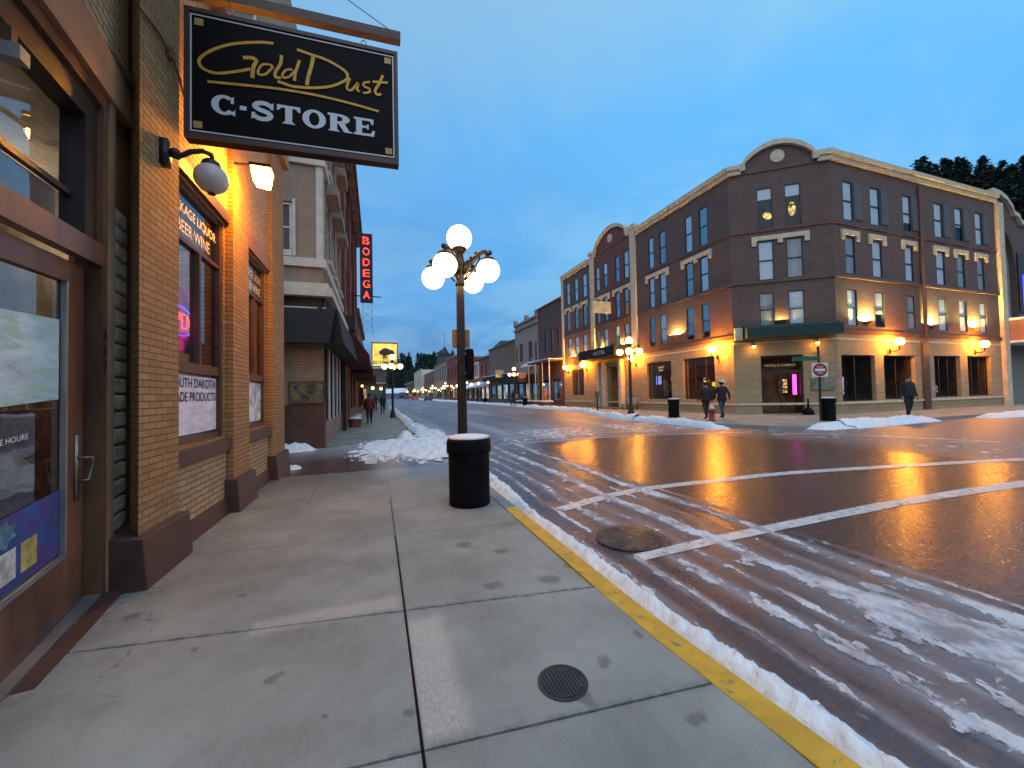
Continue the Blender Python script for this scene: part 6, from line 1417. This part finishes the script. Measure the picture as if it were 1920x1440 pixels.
# snow-roofed houses below the far hill
M['house_wall'] = mat('house_wall', (.16, .19, .24), .8, .2)
for i, (x, y, w, h_, z0, lb) in enumerate(((13.5, 236, 7, 4, -.3, 'snow-roofed house low at the foot of the far hill'), (23, 262, 5, 4, 11, 'snow-roofed cabin on the slope, left of the pair'),
                                          (31, 268, 5, 4, 12, 'snow-roofed cabin on the slope, right of the pair'), (8, 225, 6, 3.5, -.3, 'blue-white snow-roofed shed where the street ends'))):
    t = T('snowy_house', lb, 'house', (x, y, z0))
    mb = MB(); mb.box(x - w / 2, x + w / 2, y, y + 6, z0 - 2, z0 + h_); mb.build('wall', M['house_wall'], t)
    mb = MB(); mb.add([(x - w / 2 - .5, y - .5, z0 + h_), (x + w / 2 + .5, y - .5, z0 + h_), (x + w / 2 + .5, y + 6.5, z0 + h_), (x - w / 2 - .5, y + 6.5, z0 + h_), (x - w / 2 - .5, y + 3, z0 + h_ + 2.6), (x + w / 2 + .5, y + 3, z0 + h_ + 2.6)], [(0, 1, 5, 4), (2, 3, 4, 5), (1, 2, 5), (3, 0, 4), (3, 2, 1, 0)]); mb.build('roof', M['roof_snow'], t)
    mb = MB(); mb.box(x - .9, x + .9, y - .05, y - .01, z0 + 1, z0 + 2.2); mb.build('window', M['black'], t)

# ---------------------------------------------------------------- sky, sun, camera
w = bpy.data.worlds.new('World'); sc.world = w; w.use_nodes = True; nt = w.node_tree; nt.nodes.clear()
out = nt.nodes.new('ShaderNodeOutputWorld'); bg = nt.nodes.new('ShaderNodeBackground')
SUN_EL, SUN_AZ = 38., 200.
sky = nt.nodes.new('ShaderNodeTexSky'); sky.sky_type = 'NISHITA'; sky.sun_disc = False; sky.sun_elevation = R(SUN_EL); sky.sun_rotation = R(SUN_AZ); sky.air_density = 1.; sky.dust_density = 1.; sky.ozone_density = 3.
gen = nt.nodes.new('ShaderNodeTexCoord').outputs['Generated']
sp = nd(nt, 'ShaderNodeSeparateXYZ', None, Vector=gen)
cr = nt.nodes.new('ShaderNodeValToRGB'); nt.links.new(sp.outputs[2], cr.inputs[0])
els = cr.color_ramp.elements; els[0].position = 0.0; els[0].color = (.11, .25, .48, 1); els[1].position = 1.0; els[1].color = (.62, .66, .74, 1)
for p, c in ((.10, (.125, .30, .58)), (.26, (.155, .43, .85)), (.55, (.18, .49, .93)), (.72, (.34, .56, .85))): e = els.new(p); e.color = (*c, 1)
# cloud deck: broad soft billows, flattened toward the horizon
den = math_(nt, 'ADD', math_(nt, 'MAXIMUM', sp.outputs[2], 0.), .18)
cv_ = nd(nt, 'ShaderNodeCombineXYZ', None, X=math_(nt, 'DIVIDE', sp.outputs[0], den), Y=math_(nt, 'DIVIDE', sp.outputs[1], den), Z=0.).outputs[0]
cn = noi(nt, cv_, 1.5, 7, .58, .5); cn2 = noi(nt, cv_, .45, 4, .5)
c1 = mixc(nt, math_(nt, 'MULTIPLY', ramp(nt, cn, .40, .64), .5), cr.outputs[0], (.38, .60, .84))
c1 = mixc(nt, math_(nt, 'MULTIPLY', ramp(nt, cn2, .45, .68), .30), c1, (.12, .25, .48))
# brighter toward the hotel side (+X), duller up the street
side = ramp(nt, sp.outputs[0], -.2, .95)
c1 = mixc(nt, side, mixc(nt, 1., c1, (.78, .95, 1.0), 'MULTIPLY'), mixc(nt, 1., c1, (.92, 1.22, 1.20), 'MULTIPLY'))
add = mixc(nt, .10, c1, mixc(nt, 1., sky.outputs[0], (.10, .10, .10), 'MULTIPLY'))
nt.links.new(add, bg.inputs[0]); bg.inputs[1].default_value = 1.0
nt.links.new(bg.outputs[0], out.inputs[0])
sl = bpy.data.lights.new('sun', 'SUN'); sl.energy = 1.35; sl.angle = R(100); sl.color = (1., .95, .89)
so = bpy.data.objects.new('sun', sl); col.objects.link(so)
d = Vector((math.sin(R(SUN_AZ)) * math.cos(R(SUN_EL)), math.cos(R(SUN_AZ)) * math.cos(R(SUN_EL)), math.sin(R(SUN_EL))))
so.rotation_euler = d.to_track_quat('Z', 'Y').to_euler()

cd = bpy.data.cameras.new('camera'); cam = bpy.data.objects.new('camera', cd); col.objects.link(cam); sc.camera = cam
cd.sensor_width = 36; cd.lens = 36 * 730. / 1920; cd.clip_end = 3000; cd.clip_start = .05
YAW, PI_, RO = R(19.1), R(1.45), R(1.2)
f0 = Vector((math.sin(YAW), math.cos(YAW), 0)); r0 = Vector((math.cos(YAW), -math.sin(YAW), 0)); u0 = Vector((0, 0, 1))
fwd = math.cos(PI_) * f0 + math.sin(PI_) * u0; upv = -math.sin(PI_) * f0 + math.cos(PI_) * u0
rt = math.cos(RO) * r0 - math.sin(RO) * upv; up2 = math.sin(RO) * r0 + math.cos(RO) * upv
mw = Matrix((rt, up2, -fwd)).transposed().to_4x4(); mw.translation = Vector((0, 0, 1.55)); cam.matrix_world = mw
vs = sc.view_settings; vs.view_transform = 'Standard'; vs.look = 'None'; vs.gamma = 1.0; vs.exposure = 0.0; vs.use_curve_mapping = False
sc.render.engine = 'CYCLES'; cy = sc.cycles; cy.use_light_tree = True; cy.max_bounces = 6; cy.diffuse_bounces = 3; cy.glossy_bounces = 3; cy.transparent_max_bounces = 10
cy.sample_clamp_indirect = 4.0; cy.sample_clamp_direct = 0; cy.caustics_reflective = False; cy.caustics_refractive = False; cy.use_denoising = True
try: cy.denoiser = 'OPENIMAGEDENOISE'
except Exception: pass
